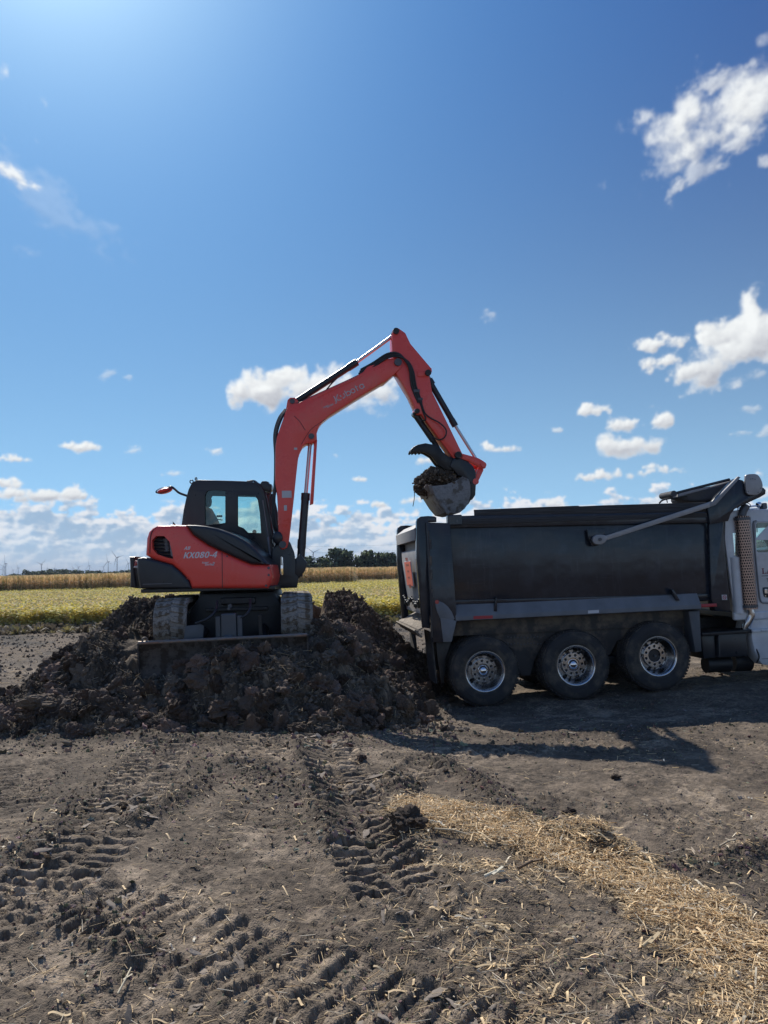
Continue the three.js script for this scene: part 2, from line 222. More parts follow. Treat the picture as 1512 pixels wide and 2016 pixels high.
// ---------- ground ----------
const GP = (list) => list.map(([x, y]) => onGround(x, y, 0.22));
function along(pl, x, z) {                        // [distance to a polyline, metres along it, signed side]
  let best = 1e9, at = 0, side = 0, run = 0;
  for (let i = 0; i + 1 < pl.length; i++) { const [ax, az] = pl[i], [bx, bz] = pl[i + 1], dx = bx - ax, dz = bz - az, L = Math.hypot(dx, dz), t = clamp(((x - ax) * dx + (z - az) * dz) / (L * L)), d = Math.hypot(x - ax - dx * t, z - az - dz * t); if (d < best) { best = d; at = run + t * L; side = ((x - ax) * dz - (z - az) * dx) / L; } run += L; }
  return [best, at, side];
}
const PRINTS = [  // [centre line, half width, lug pitch, depth, lug slant]
  [GP([[632, 1418], [655, 1500], [690, 1590], [745, 1690], [800, 1760]]), 0.26, 0.125, 0.046, 0.12],
  [GP([[345, 1440], [285, 1530], [215, 1640], [100, 1740], [-80, 1840]]), 0.29, 0.135, 0.040, -0.1],
  [GP([[880, 1476], [815, 1512], [770, 1545]]), 0.22, 0.11, 0.042, 0.1],
  [GP([[20, 1745], [180, 1790], [420, 1865], [700, 1955], [1000, 2060]]), 0.27, 0.135, 0.030, 0.08],
  [GP([[-160, 1790], [60, 1870], [300, 1950], [520, 2040]]), 0.25, 0.14, 0.018, 0.1],
  [GP([[480, 1440], [520, 1470], [500, 1500]]), 0.25, 0.13, 0.034, 0.1],
  [GP([[560, 1520], [530, 1590], [480, 1680], [400, 1790]]), 0.26, 0.14, 0.016, 0.1],
  [GP([[60, 1500], [20, 1580], [-60, 1660]]), 0.28, 0.14, 0.024, 0.1],
  [GP([[940, 1478], [1100, 1462], [1260, 1462]]), 0.25, 0.13, 0.022, 0.2],
  [GP([[880, 1560], [1150, 1600], [1540, 1625]]), 0.3, 0.12, 0.010, 0.3], [GP([[900, 1640], [1150, 1570], [1540, 1540]]), 0.28, 0.12, 0.009, 0.3],
  [GP([[620, 1760], [850, 1800], [1050, 1870], [1300, 1980]]), 0.28, 0.14, 0.016, 0.1], [GP([[700, 1640], [640, 1740], [560, 1850], [440, 1980]]), 0.26, 0.14, 0.013, 0.1],
];
const RIDGES = [  // [line, half width, height]
  [GP([[850, 1488], [930, 1530], [1000, 1585], [1090, 1635], [1170, 1665]]), 0.12, 0.075], [GP([[1130, 1650], [1250, 1690], [1400, 1698], [1540, 1660]]), 0.12, 0.05],
  [GP([[590, 1470], [612, 1540], [640, 1610], [655, 1660]]), 0.13, 0.06], [GP([[775, 1530], [792, 1590], [800, 1650], [812, 1680]]), 0.12, 0.08], [GP([[400, 1545], [345, 1585], [270, 1625]]), 0.12, 0.06],
  [GP([[0, 1445], [250, 1450], [430, 1462]]), 0.3, 0.04], [GP([[460, 1500], [540, 1530], [560, 1560]]), 0.22, 0.05], [GP([[900, 1420], [1050, 1440], [1300, 1420]]), 0.25, 0.02], [GP([[150, 1590], [110, 1650], [30, 1700]]), 0.14, 0.03], [GP([[160, 1800], [240, 1850], [260, 1900]]), 0.12, 0.03],
];
const STRAW = [  // [line, half width, pieces per square metre]
  [GP([[815, 1612], [900, 1605], [1010, 1640], [1110, 1680], [1230, 1730], [1370, 1800], [1512, 1870], [1640, 1940]]), 0.27, 3700], [GP([[850, 1575], [960, 1610], [1060, 1655]]), 0.22, 2000],
  [GP([[810, 1650], [850, 1690], [960, 1705], [1060, 1725]]), 0.14, 900], [GP([[910, 1800], [960, 1840], [1010, 1910], [1060, 2000], [1090, 2060]]), 0.22, 420], [GP([[1370, 1830], [1430, 1900], [1490, 1980], [1540, 2060]]), 0.24, 2000],
  [GP([[680, 1660], [800, 1720], [950, 1800]]), 0.5, 70], [GP([[700, 1950], [860, 1980], [1000, 2050]]), 0.6, 70], [GP([[1150, 1850], [1250, 1900], [1330, 1990]]), 0.25, 160],
];
function ramp(x, z) {                              // the lie of the land before ruts and clods
  const left = sstep(0.6, -1.2, x), front = 0.22 * sstep(-10.8 - 1.4 * left, -7.2 - 1.9 * left, z) + 0.03 * sstep(0.5, -1.5, x);
  const rise = 0.036 * clamp(x - 1.6, 0, 7) * sstep(-6.5, -10.5, z) * sstep(-40, -18, z);
  return front * sstep(60, 15, z) + rise;
}
function groundInfo(x, z) {
  const near = sstep(-30, -14, z) * sstep(30, 5, z);
  let y = ramp(x, z) - 0.02, wet = 0, dry = 0, loose = 0;
  const site = sstep(-34, -29, z);
  const big = fbm2(x * 0.55 + 9, z * 0.55, 4), mid = fbm2(x * 2.3, z * 2.3 + 5, 4);
  y += (big - 0.5) * 0.10 * site;
  if (near > 0) {
    const fine = fbm2(x * 9, z * 9, 4, 0.6);
    y += near * ((mid - 0.5) * 0.05 + (fine - 0.5) * 0.034);
    const w = worley(x * 15, z * 15), rough = sstep(0.42, 0.66, fbm2(x * 0.9 + 31, z * 0.9, 4));
    loose = rough * 0.6;
    for (const [pl, hw, h] of RIDGES) { const [d] = along(pl, x, z); if (d < hw * 2.6) { const e = Math.exp(-((d / hw) ** 2)) * (0.55 + 0.9 * mid); y += h * e; loose = Math.max(loose, e * 1.25); wet = Math.max(wet, e * 0.9); } }
    for (const [pl, hw, pitch, dep, sl] of PRINTS) {
      const [d, s, side] = along(pl, x, z), wob = (vn2(x * 4 + 7, z * 4) - 0.5) * 0.03; if (d > hw * 1.35) continue;
      const inside = sstep(hw * 1.08, hw * 0.95, d + wob), strength = 0.45 + 0.55 * sstep(0.30, 0.44, fbm2(x * 1.6 + pl.length * 7, z * 1.6 + 3, 3)), ph = (s + Math.abs(side) * sl + wob * 0.35) / pitch;
      const k = Math.floor(ph), tri = Math.abs(ph - k - 0.5) * 2, gap = sstep(0.03, 0.06, Math.abs(side) + 0.02 * mid), lug = sstep(0.36, 0.58, tri + 0.14 * (fine - 0.5)) * (0.75 + 0.4 * vn2(k * 3.7, side * 3 + pl.length)) * (0.5 + 0.5 * gap);
      y += near * inside * strength * (lug * dep - dep * 0.62) + near * 0.55 * dep * Math.exp(-(((d - hw * 1.10) / (hw * 0.12)) ** 2)) * (0.3 + 1.4 * fine);
      dry = Math.max(dry, inside * strength * (0.15 + 0.6 * lug) * clamp(dep / 0.04)); loose *= 1 - 0.6 * inside * strength;
    }
    y += near * loose * (0.42 - w[0]) * 0.032 + near * loose * (0.5 - worley(x * 33 + 3, z * 33)[0]) * 0.018;
    const st = sstep(0.2, 0.9, clamp(strawAt(x, z) / 2500)); y += near * st * 0.012;
  }
  return { y, wet, dry, loose, big, mid, site };
}
function strawAt(x, z) { let n = 0; for (const [pl, hw, k] of STRAW) { const [d] = along(pl, x, z), r = hw * (0.35 + 1.3 * fbm2(x * 2.6 + 3, z * 2.6, 4, 0.6)); if (d < r * 1.5) n = Math.max(n, k * sstep(1.35, 0.55, d / r)); } return n; }
const groundY = (x, z) => groundInfo(x, z).y;
mat('soil', [1, 1, 1], 0.97, { vertexColors: true, map: rep(soilMap, 0.9), bumpMap: rep(soilBump, 1.6), bumpScale: 0.018 });
mat('clod', [0.150, 0.128, 0.104], 0.97, { map: rep(soilMap, 1.4), bumpMap: rep(soilBump, 2.2), bumpScale: 0.012 });
{
  const zs = []; for (let z = -2.4; z > -17;) { zs.push(z); z *= 1.0034; } for (let z = -17; z > -14000;) { zs.push(z); z *= 1.035; } zs.push(-14000);
  zs.unshift(...[400, 200, 100, 50, 25, 12, 6, 3, 1, 0, -0.6, -1, -1.3, -1.6, -1.9, -2.1, -2.25]);
  const N = 720, outer = [1.1, 1.3, 1.6, 2.2, 3.5, 6, 12, 30, 90, 300], cols = N + 1 + 2 * outer.length, rows = zs.length;
  const pos = new Float32Array(cols * rows * 3), colr = new Float32Array(cols * rows * 3), uv = new Float32Array(cols * rows * 2);
  const DRY = [0.50, 0.395, 0.288], MID = [0.300, 0.233, 0.168], WET = [0.120, 0.091, 0.064], TAN = [0.50, 0.39, 0.275], FIELD = [0.16, 0.145, 0.07];
  for (let j = 0; j < rows; j++) {
    const z = zs[j], hw = 0.60 * Math.max(-z, 2.5) + 1.0;
    for (let i = 0; i < cols; i++) {
      const k = i - outer.length, x = k < 0 ? -hw * outer[-k - 1] : k > N ? hw * outer[k - N - 1] : hw * (2 * k / N - 1), o = (j * cols + i) * 3;
      const g = groundInfo(x, z); pos[o] = x; pos[o + 1] = g.y; pos[o + 2] = z;
      const pale = sstep(0.50, 0.70, fbm2(x * 0.8 + 60, z * 0.8 + 11, 5, 0.55)), damp = sstep(0.40, 0.68, fbm2(x * 1.1 + 5, z * 1.1 + 70, 5, 0.6));
      const spot = sstep(0.36, 0.64, fbm2(x * 5 + 2, z * 5 + 40, 4, 0.62)); let c = mix3(MID, DRY, clamp(pale * 0.9 + g.dry * 0.8 * (0.5 + g.mid))); c = mix3(c, WET, clamp(damp * 0.45 * (1 - g.dry) + g.wet * 0.75 + g.loose * 0.35));
      c = mix3(mix3(c, WET, 0.70), c, spot); c = mix3(c, TAN, sstep(0.60, 0.75, fbm2(x * 1.7 + 90, z * 1.7, 4)) * 0.25); c = mix3(c, TAN, 0.55 * g.dry * sstep(0.35, 0.6, g.mid + 0.25 * spot - 0.1)); c = mix3(c, [0.42, 0.34, 0.22], 0.35 * clamp(strawAt(x, z) / 3000));
      if (z < -16) { const s = sstep(-17, -22, z); c = mix3(c, mix3([0.21, 0.155, 0.105], [0.085, 0.067, 0.05], sstep(0.4, 0.62, fbm2(x * 0.7, z * 0.7 + 3, 4))), s); }
      if (g.site < 1) c = mix3(FIELD, c, g.site);
      colr.set(c, o); const u = (j * cols + i) * 2; uv[u] = x; uv[u + 1] = z;
    }
  }
  const idx = new Uint32Array((cols - 1) * (rows - 1) * 6); let q = 0;
  for (let j = 0; j + 1 < rows; j++) for (let i = 0; i + 1 < cols; i++) { const a = j * cols + i, b = a + 1, c = a + cols, d = c + 1; idx[q++] = a; idx[q++] = b; idx[q++] = c; idx[q++] = b; idx[q++] = d; idx[q++] = c; }
  const g = new THREE.BufferGeometry(); g.setAttribute('position', new THREE.BufferAttribute(pos, 3)); g.setAttribute('color', new THREE.BufferAttribute(colr, 3)); g.setAttribute('uv', new THREE.BufferAttribute(uv, 2)); g.setIndex(new THREE.BufferAttribute(idx, 1)); g.computeVertexNormals(); g.userData.ready = true;
  const o = obj('ground', g, M.soil); o.userData.kind = 'structure';
}

// ---------- the spoil heap the excavator stands on ----------
const BUMPS = [  // x, z, height, flat half extents, run of the slope
  [-2.35, -12.5, 1.04, 1.55, 1.75, 1.35], [-4.2, -13.6, 1.48, 0.3, 0.3, 1.55], [-1.0, -13.4, 1.46, 0.3, 0.3, 1.65], [-1.8, -9.85, 0.78, 0.4, 0.02, 0.95], [-1.0, -10.8, 0.84, 0.15, 0.3, 1.0],
  [-4.1, -11.5, 0.68, 0.3, 0.6, 1.3], [-4.5, -10.2, 0.26, 0.4, 0.2, 0.9], [-3.0, -9.75, 0.30, 1.0, 0.15, 0.85], [-0.35, -11.3, 0.20, 0.3, 0.5, 0.6], [-0.55, -12.5, 0.68, 0.1, 0.3, 0.95], [-2.4, -14.6, 1.1, 1.6, 0.3, 1.6], [-0.9, -9.7, 0.22, 0.3, 0.2, 0.6], [-2.0, -9.3, 0.17, 1.2, 0.1, 0.5],
];
function heapRaw(x, z) { let s = 0; const wx = x + 0.35 * (fbm2(x * 1.4, z * 1.4, 3) - 0.5), wz = z + 0.35 * (fbm2(x * 1.4 + 40, z * 1.4, 3) - 0.5); for (const [cx, cz, h, ex, ez, r] of BUMPS) { const d = Math.hypot(Math.max(0, Math.abs(wx - cx) - ex), Math.max(0, Math.abs(wz - cz) - ez)) / r; if (d < 1) { const v = h * (1 - d) * (1 + 0.35 * d); s = Math.max(s, v) + 0.06 * Math.min(s, v); } } return s; }
const inTracks = (x, z) => sstep(0.12, 0, Math.max(0, Math.abs(x + 2.35) - 1.18)) * sstep(0.15, 0, Math.max(0, Math.abs(z + 12.1) - 1.7));
function heapY(x, z) {
  let h = heapRaw(x, z); if (h <= 0.001) return -1;
  const k = inTracks(x, z), edge = sstep(0, 0.14, h), L = (1 - k) * edge;
  const w1 = worley(x * 2.6 + 3, z * 2.6), w2 = worley(x * 6.5, z * 6.5 + 9), w3 = worley(x * 15 + 5, z * 15);
  h += L * ((0.45 - w1[0]) * 0.22 + (0.42 - w2[0]) * 0.12 + (0.42 - w3[0]) * 0.075 + (0.42 - worley(x * 31, z * 31 + 4)[0]) * 0.035 + (fbm2(x * 3, z * 3, 6, 0.66) - 0.5) * 0.24 + (fbm2(x * 22, z * 22, 3, 0.65) - 0.5) * 0.05);
  return mix(h, Math.min(h, 1.0), k);
}
const clodShape = (seed, detail, rough = 0.55) => {
  const g = new THREE.IcosahedronGeometry(1, detail).toNonIndexed(), p = g.attributes.position, v = new THREE.Vector3(); let big = 0;
  for (let i = 0; i < p.count; i++) { v.fromBufferAttribute(p, i); const n = fbm3(v.x * 1.3 + seed, v.y * 1.3, v.z * 1.3, 2), m = fbm3(v.x * 3.2 + seed, v.y * 3.2 + 8, v.z * 3.2, 5, 0.7), cut = Math.max(0, v.x * Math.cos(seed) + v.z * Math.sin(seed) - 0.45) + Math.max(0, -v.y - 0.5) + Math.max(0, v.y * 0.8 + v.x * 0.5 - 0.55), r = 0.66 + rough * (n - 0.35) * 1.3 + rough * 1.15 * (m - 0.5) - 0.55 * cut; v.multiplyScalar(r); v.y *= 0.78; p.setXYZ(i, v.x, v.y, v.z); big = Math.max(big, v.length()); }
  g.deleteAttribute('uv'); const h = toCreasedNormals(g, 0.5); const q = h.attributes.position; for (let i = 0; i < q.count; i++) q.setXYZ(i, q.getX(i) / big, q.getY(i) / big, q.getZ(i) / big); uvBox(h); h.userData.ready = true; return h;
};
const heap = thing('soil_heap', 'dark lumpy heap of dug soil with the red excavator standing on it', 'soil heap');
{
  const x0 = -7.2, x1 = 2.4, z0 = -16.6, z1 = -8.0, s = 0.0235, nx = Math.round((x1 - x0) / s), nz = Math.round((z1 - z0) / s), pos = new Float32Array((nx + 1) * (nz + 1) * 3), uv = new Float32Array((nx + 1) * (nz + 1) * 2), ok = new Uint8Array((nx + 1) * (nz + 1)), colr = new Float32Array((nx + 1) * (nz + 1) * 3);
  for (let j = 0; j <= nz; j++) for (let i = 0; i <= nx; i++) {
    const x = x0 + i * s, z = z0 + j * s, k = j * (nx + 1) + i, h = heapY(x, z), push = h > 0.05 ? 0.09 : 0, dx = push * (fbm2(x * 5 + 3, z * 5, 3) - 0.5), dz = push * (fbm2(x * 5, z * 5 + 30, 3) - 0.5);
    pos.set([x + dx, h < 0 ? ramp(x, z) - 0.12 : ramp(x, z) + h - 0.02, z + dz], k * 3); ok[k] = h > -0.5 ? 1 : 0; uv.set([x + 0.5 * h, z + 0.5 * h], k * 2);
    const t = fbm2(x * 1.8 + 8, z * 1.8, 5, 0.6), v = fbm2(x * 6, z * 6 + 4, 3), b = 0.55 + 0.9 * v; colr.set(mix3([0.125 * b, 0.096 * b, 0.069 * b], [0.33 * b, 0.25 * b, 0.17 * b], sstep(0.45, 0.68, t)), k * 3);
  }
  const idx = []; for (let j = 0; j < nz; j++) for (let i = 0; i < nx; i++) { const a = j * (nx + 1) + i, b = a + 1, c = a + nx + 1, d = c + 1; if (ok[a] + ok[b] + ok[c] + ok[d]) idx.push(a, c, b, b, c, d); }
  const g = new THREE.BufferGeometry(); g.setAttribute('position', new THREE.BufferAttribute(pos, 3)); g.setAttribute('uv', new THREE.BufferAttribute(uv, 2)); g.setAttribute('color', new THREE.BufferAttribute(colr, 3)); g.setIndex(idx); g.computeVertexNormals(); g.userData.ready = true;
  obj('packed_soil', g, M.soil, heap);
}
const CLODS = [0, 1, 2, 3, 4, 5].map((i) => clodShape(i * 19.3 + 2, i < 3 ? 9 : 7, 0.5 + 0.07 * i));
function clodMats() { const r = rngOf(3); return Array.from({ length: 7 }, (_, i) => { const b = 0.55 + 0.22 * i, m = M.clod.clone(); m.name = 'clod_' + i; m.color.setRGB((0.170 + 0.04 * r()) * b, 0.134 * b, (0.096 + 0.012 * r()) * b); return m; }); }
const CM = clodMats();
{
  const r = rngOf(21), spots = [];
  for (let n = 0; n < 5200; n++) { const x = -6.2 + 7.6 * r(), z = -12.6 + 4.3 * r(), h = heapY(x, z); if (h < 0.0 || h > 1.6 || inTracks(x, z) > 0.02 || (Math.abs(x + 2.3) < 1.3 && z > -10.7 && z < -9.75 - 0.1)) continue; spots.push([x, z, h, 0.035 + 0.17 * r() ** 3]); }
  spots.sort((a, b) => b[3] / -b[1] - a[3] / -a[1]);
  for (const [x, z, h, s] of spots.slice(0, 290)) { const o = obj('clod', CLODS[(r() * 6) | 0], CM[(r() * 7) | 0], heap); o.position.set(x, ramp(x, z) + h - 0.02 + s * 0.15, z); o.rotation.set(r() * 6, r() * 6, r() * 6); o.scale.set(s * (0.8 + 0.5 * r()), s * (0.7 + 0.4 * r()), s * (0.8 + 0.5 * r())); }
}
function scatter(name, geo, material, list, parent = scene, kind = 'stuff') {   // list of [x, y, z, size, spin3?, tint]
  const im = new THREE.InstancedMesh(geo, material, list.length), m = new THREE.Matrix4(), q = new THREE.Quaternion(), c = new THREE.Color();
  list.forEach((l, i) => { q.setFromEuler(new THREE.Euler(l[4][0], l[4][1], l[4][2])); m.compose(new THREE.Vector3(l[0], l[1], l[2]), q, Array.isArray(l[3]) ? new THREE.Vector3(...l[3]) : new THREE.Vector3(l[3], l[3], l[3])); im.setMatrixAt(i, m); im.setColorAt(i, c.setRGB(...l[5])); });
  im.name = parent === scene ? numbered(name) : name; im.userData.kind = kind; im.castShadow = im.receiveShadow = true; parent.add(im); return im;
}
mat('crumb', [1, 1, 1], 0.98);
const crumbGeo = clodShape(77, 3, 0.6), spin = (r) => [r() * 6.28, r() * 6.28, r() * 6.28];
const soilTint = (r) => { const b = 0.5 + 1.1 * r() ** 1.6; return [0.135 * b, 0.107 * b, 0.079 * b]; };
{
  const r = rngOf(33), list = [];
  for (let n = 0; n < 95000; n++) { const x = -6.6 + 8.4 * r(), z = -15 + 6.9 * r() ** 0.8, h = heapY(x, z); if (h < -0.5 || inTracks(x, z) > 0.02 || (Math.abs(x + 2.3) < 1.15 && z > -10.5 && z < -10.0)) continue; const s = 0.007 + 0.045 * r() ** 4; list.push([x, ramp(x, z) + h - 0.02 + s * 0.2, z, [s, s * (0.6 + 0.4 * r()), s * (0.7 + 0.5 * r())], spin(r), soilTint(r)]); }
  scatter('soil_crumbs', crumbGeo, M.crumb, list, heap);
}
// single clods rolled away from the heap
const L1 = (label, px, py, h, s, k, cm) => { const [x, z] = onGround(px, py, h), o = obj('soil_clod', CLODS[k], CM[cm]); o.position.set(x, Math.max(groundY(x, z), heapRaw(x, z) > 0.02 ? ramp(x, z) + heapY(x, z) : -1) + s[1] * 0.35, z); o.scale.set(...s); o.rotation.y = k * 1.3; tag(o, label, 'soil clod'); return o; };
L1('broad flat-topped grey soil clod at the left foot of the heap', 82, 1440, 0.2, [0.34, 0.17, 0.22], 0, 5);
L1('big dark round soil clod at the foot of the heap, below the blade middle', 436, 1438, 0.2, [0.27, 0.21, 0.22], 1, 3);
L1('light brown flat soil clod in front of the heap foot, left of the round one', 232, 1452, 0.2, [0.16, 0.08, 0.12], 2, 6);
L1('dark soil clod on bare dirt between the heap and the rear truck wheel', 874, 1432, 0.1, [0.075, 0.085, 0.07], 3, 1);
L1('brown pointed soil clod low on the right flank of the heap', 650, 1392, 0.25, [0.20, 0.15, 0.18], 4, 5);
L1('lone black soil clod on the smooth dirt beyond the straw strip', 1121, 1594, 0.2, [0.075, 0.05, 0.06], 5, 0);
L1('small black soil clod at the upper edge of the straw, right of its middle', 1196, 1642, 0.2, [0.055, 0.042, 0.05], 3, 0);
L1('rough dark soil clod at the left end of the straw strip', 800, 1650, 0.22, [0.17, 0.13, 0.15], 4, 1);
L1('smallest of the black clods lying alone on the smooth dirt behind the straw', 1213, 1534, 0.2, [0.06, 0.04, 0.05], 2, 1);
L1('dark rounded clod between ridged track print and boom shadow', 712, 1502, 0.2, [0.075, 0.055, 0.065], 1, 2);
{
  const r = rngOf(45), list = [];
  const far = Array.from({ length: 230000 }); for (const _ of far) {
    const z = -2.6 - 11.4 * r() ** 1.7, x = (r() * 2 - 1) * (0.56 * -z + 0.7); if (heapRaw(x, z) > 0.1) continue;
    const patch = sstep(0.38, 0.66, fbm2(x * 0.9 + 31, z * 0.9, 4)); let p = 0.16 + 0.36 * patch, big = 1;
    for (const [pl, hw] of RIDGES) { const d = along(pl, x, z)[0]; if (d < hw * 2.2) { p = Math.max(p, 0.75 - 0.3 * d / hw); big = 1.6; } }
    if (z < -8 && x < 0.9 && x > -6.2) { p = Math.max(p, 0.5); big = 1.5 + (r() < 0.06 ? 3.5 * r() : 0); } if (x > 0.8 && z < -6) p *= 0.5;
    if (r() > p) continue;
    const s = (0.0022 + 0.0095 * r() ** 3.2 + (r() < 0.02 ? 0.012 : 0)) * big * (0.6 + 0.08 * -z), g = groundY(x, z); list.push([x, g + s * 0.05, z, [s * (0.9 + 0.5 * r()), s * (0.45 + 0.4 * r()), s * (0.7 + 0.6 * r())], spin(r), soilTint(r).map((c) => c * (1.15 + 0.7 * r()))]);
  }
  for (let n = 0; n < 420; n++) { const x = -0.7 + 1.7 * r(), z = -13.8 + 4.6 * r(), s = 0.018 + 0.085 * r() ** 2.6, h = heapRaw(x, z) > 0.02 ? heapY(x, z) : 0; list.push([x, Math.max(groundY(x, z), ramp(x, z) + h - 0.02) + s * 0.15, z, [s, s * 0.7, s * 0.9], spin(r), soilTint(r).map((c) => c * 1.35)]); }
  const plates = []; for (let n = 0; n < 26000; n++) { const z = -3 - 6.5 * r(), x = (r() * 2 - 1) * (0.55 * -z + 0.4); let ok = 0; for (const [pl, hw, , dep] of PRINTS.slice(0, 6)) { const d = along(pl, x, z)[0]; if (d < hw * 1.1) ok = Math.max(ok, dep * 8); } if (r() > ok * 0.5 || heapRaw(x, z) > 0.1 || fbm2(x * 2 + 7, z * 2, 3) < 0.52) continue; const s = 0.012 + 0.045 * r() ** 2, b = 0.7 + 0.6 * r(); plates.push([x, groundY(x, z) + 0.006, z, [s * (1 + r()), 0.004 + 0.006 * r(), s * (0.5 + 0.4 * r())], [(r() - 0.5) * 0.9, r() * 6.28, (r() - 0.5) * 0.9], [0.26 * b, 0.215 * b, 0.17 * b]]); }
  tag(scatter('soil_flakes', clodShape(17, 2, 0.5), M.crumb, plates), 'dry curled soil flakes broken up along the track prints', 'soil flakes');
  const back = []; for (let n = 0; n < 9000; n++) { const z = -15 - 14.5 * r(), x = (r() * 2 - 1) * (0.55 * -z + 1), s = 0.015 + 0.07 * r() ** 3; back.push([x, groundY(x, z) + s * 0.1, z, [s, s * 0.6, s * 0.9], spin(r), soilTint(r).map((c) => c * 1.5)]); }
  tag(scatter('back_soil_crumbs', clodShape(23, 2, 0.6), M.crumb, back), 'scattered crumbs on the bare dirt between the heap and the soybeans', 'soil');
  tag(scatter('loose_soil', clodShape(91, 2, 0.75), M.crumb, list), 'loose crumbs of dark soil strewn over the bare dirt', 'soil');
}
// straw and chopped corn residue
mat('straw', [1, 1, 1], 0.8, { side: THREE.DoubleSide });
{
  const straw = merge([tube([[-0.5, 0, 0], [-0.15, 0.03, 0.02], [0.2, 0.02, -0.03], [0.5, -0.01, 0.02]], 0.5, 4, 4).scale(1, 0.035, 0.035)]); straw.userData.ready = true;
  const flat = (() => { const g = new THREE.PlaneGeometry(1, 0.10, 5, 1).rotateX(-Math.PI / 2), p = g.attributes.position; for (let i = 0; i < p.count; i++) p.setY(i, 0.10 * Math.sin(p.getX(i) * 5) + 0.04 * p.getZ(i) * 10); g.computeVertexNormals(); return merge([g]); })(); flat.userData.ready = true;
  const r = rngOf(61), list = [], husk = [], hue = () => { const b = 0.55 + 0.75 * r(), t = r(); return t < 0.78 ? [0.78 * b, 0.57 * b, 0.315 * b] : t < 0.93 ? [0.74 * b, 0.64 * b, 0.47 * b] : [0.22 * b, 0.14 * b, 0.07 * b]; };
  const put = (x, z, layer) => { const L = 0.02 + 0.085 * r() ** 2 + (r() < 0.12 ? 0.10 * r() : 0), w = 0.0016 + 0.0024 * r(), y = groundY(x, z) + 0.003 + layer * r(); (r() < 0.82 ? list : husk).push([x, y, z, [L, w / 0.035, w / 0.035], [(r() - 0.5) * 0.5, r() * 6.28, (r() - 0.5) * 0.45], hue()]); };
  for (let n = 0; n < 190000; n++) { const z = -2.7 - 4.2 * r(), x = -1.6 + (0.62 * -z + 2.6) * r(), d = strawAt(x, z); if (d > 60 && r() < d / 4300) put(x, z, 0.012 + 0.035 * clamp(d / 2500)); }
  for (let n = 0; n < 8500; n++) { const z = -2.6 - 7 * r() ** 1.5, x = (r() * 2 - 1) * (0.55 * -z + 0.5); if (heapRaw(x, z) < 0.05 && r() < 0.25 + 0.75 * sstep(0.42, 0.6, fbm2(x * 0.8, z * 0.8 + 50, 3)) && !(z < -6.2 && x > 0.3 && r() < 0.7)) put(x, z, 0.008); }
  for (let n = 0; n < 2600; n++) { const z = -14 - 15.5 * r(), x = (r() * 2 - 1) * (0.55 * -z), L = 0.06 + 0.2 * r() ** 2; list.push([x, groundY(x, z) + 0.01, z, [L, 0.2, 0.2], [0, r() * 6.28, (r() - 0.5) * 0.4], hue().map((c) => c * 0.9)]); }
  for (let n = 0; n < 2600; n++) { const x = -5.5 + 6 * r(), z = -12.5 + 4 * r(), h = heapY(x, z); if (h > 0.02 && inTracks(x, z) < 0.05 && !(Math.abs(x + 2.3) < 1.2 && z > -10.6 && z < -9.95)) { const L = 0.04 + 0.14 * r() ** 2; list.push([x, ramp(x, z) + h + 0.02, z, [L, 0.09, 0.09], [(r() - 0.5) * 1.2, r() * 6.28, (r() - 0.5) * 1.6], hue().map((c) => c * 0.8)]); } }
  const g = new THREE.Group(); g.name = numbered('straw'); scene.add(g); g.userData.kind = 'stuff'; tag(g, 'tan straw and chopped corn stalks strewn in a strip across the dirt', 'straw');
  scatter('straw_stems', straw, M.straw, list, g); scatter('straw_husks', flat, M.straw, husk, g);
  // larger pieces of corn stalk that lie singly
  const stalk = (label, ax, ay, bx, by, rad, c) => { const a = onGround(ax, ay, 0.24), b = onGround(bx, by, 0.24), m = M.straw.clone(); m.color.setRGB(...c); const ya = groundY(...a) + rad + 0.012, yb = groundY(...b) + rad + 0.02, p = [a[0], ya, a[1]], q = [b[0], yb, b[1]], mid = [(p[0] + q[0]) / 2 + 0.008, (ya + yb) / 2 + 0.012, (p[2] + q[2]) / 2]; const o = obj('corn_stalk', [rod(p, mid, rad * 0.75, rad * 0.7, 7), rod(mid, q, rad * 0.7, rad * 0.5, 7), new THREE.SphereGeometry(rad * 0.88, 7, 5).translate(...mid), new THREE.PlaneGeometry(rad * 1.4, rad * 7).rotateX(-1.35).rotateY(rad * 900).translate(mid[0] + rad, mid[1] + rad * 0.6, mid[2])], m); return tag(o, label, 'corn stalk'); };
  stalk('long pale corn stalk lying along the upper straw strip near its left end', 856, 1634, 925, 1641, 0.010, [0.62, 0.5, 0.33]);
  stalk('pale corn stalk lying in the straw right after the long one', 942, 1646, 992, 1652, 0.009, [0.58, 0.46, 0.28]);
  stalk('short thick whitish stalk piece on bare soil below the straw', 954, 1727, 992, 1722, 0.013, [0.62, 0.56, 0.42]);
  stalk('dark brown bent stalk in the straw just above the whitish piece', 1020, 1708, 1068, 1690, 0.012, [0.14, 0.09, 0.05]);
  stalk('slim tan stalk lying by itself on the dark ridge at the right', 1416, 1659, 1450, 1667, 0.008, [0.5, 0.42, 0.3]);
  stalk('short tan stalk at the left end of the dark ridge at the right', 1350, 1655, 1368, 1667, 0.007, [0.5, 0.4, 0.28]);
  stalk('stout cut stalk near the lower right straw', 1265, 1848, 1294, 1836, 0.013, [0.5, 0.38, 0.22]);
  stalk('thin pale stalk lying far left in the bare foreground dirt', 232, 1955, 258, 1912, 0.006, [0.6, 0.52, 0.36]);
}

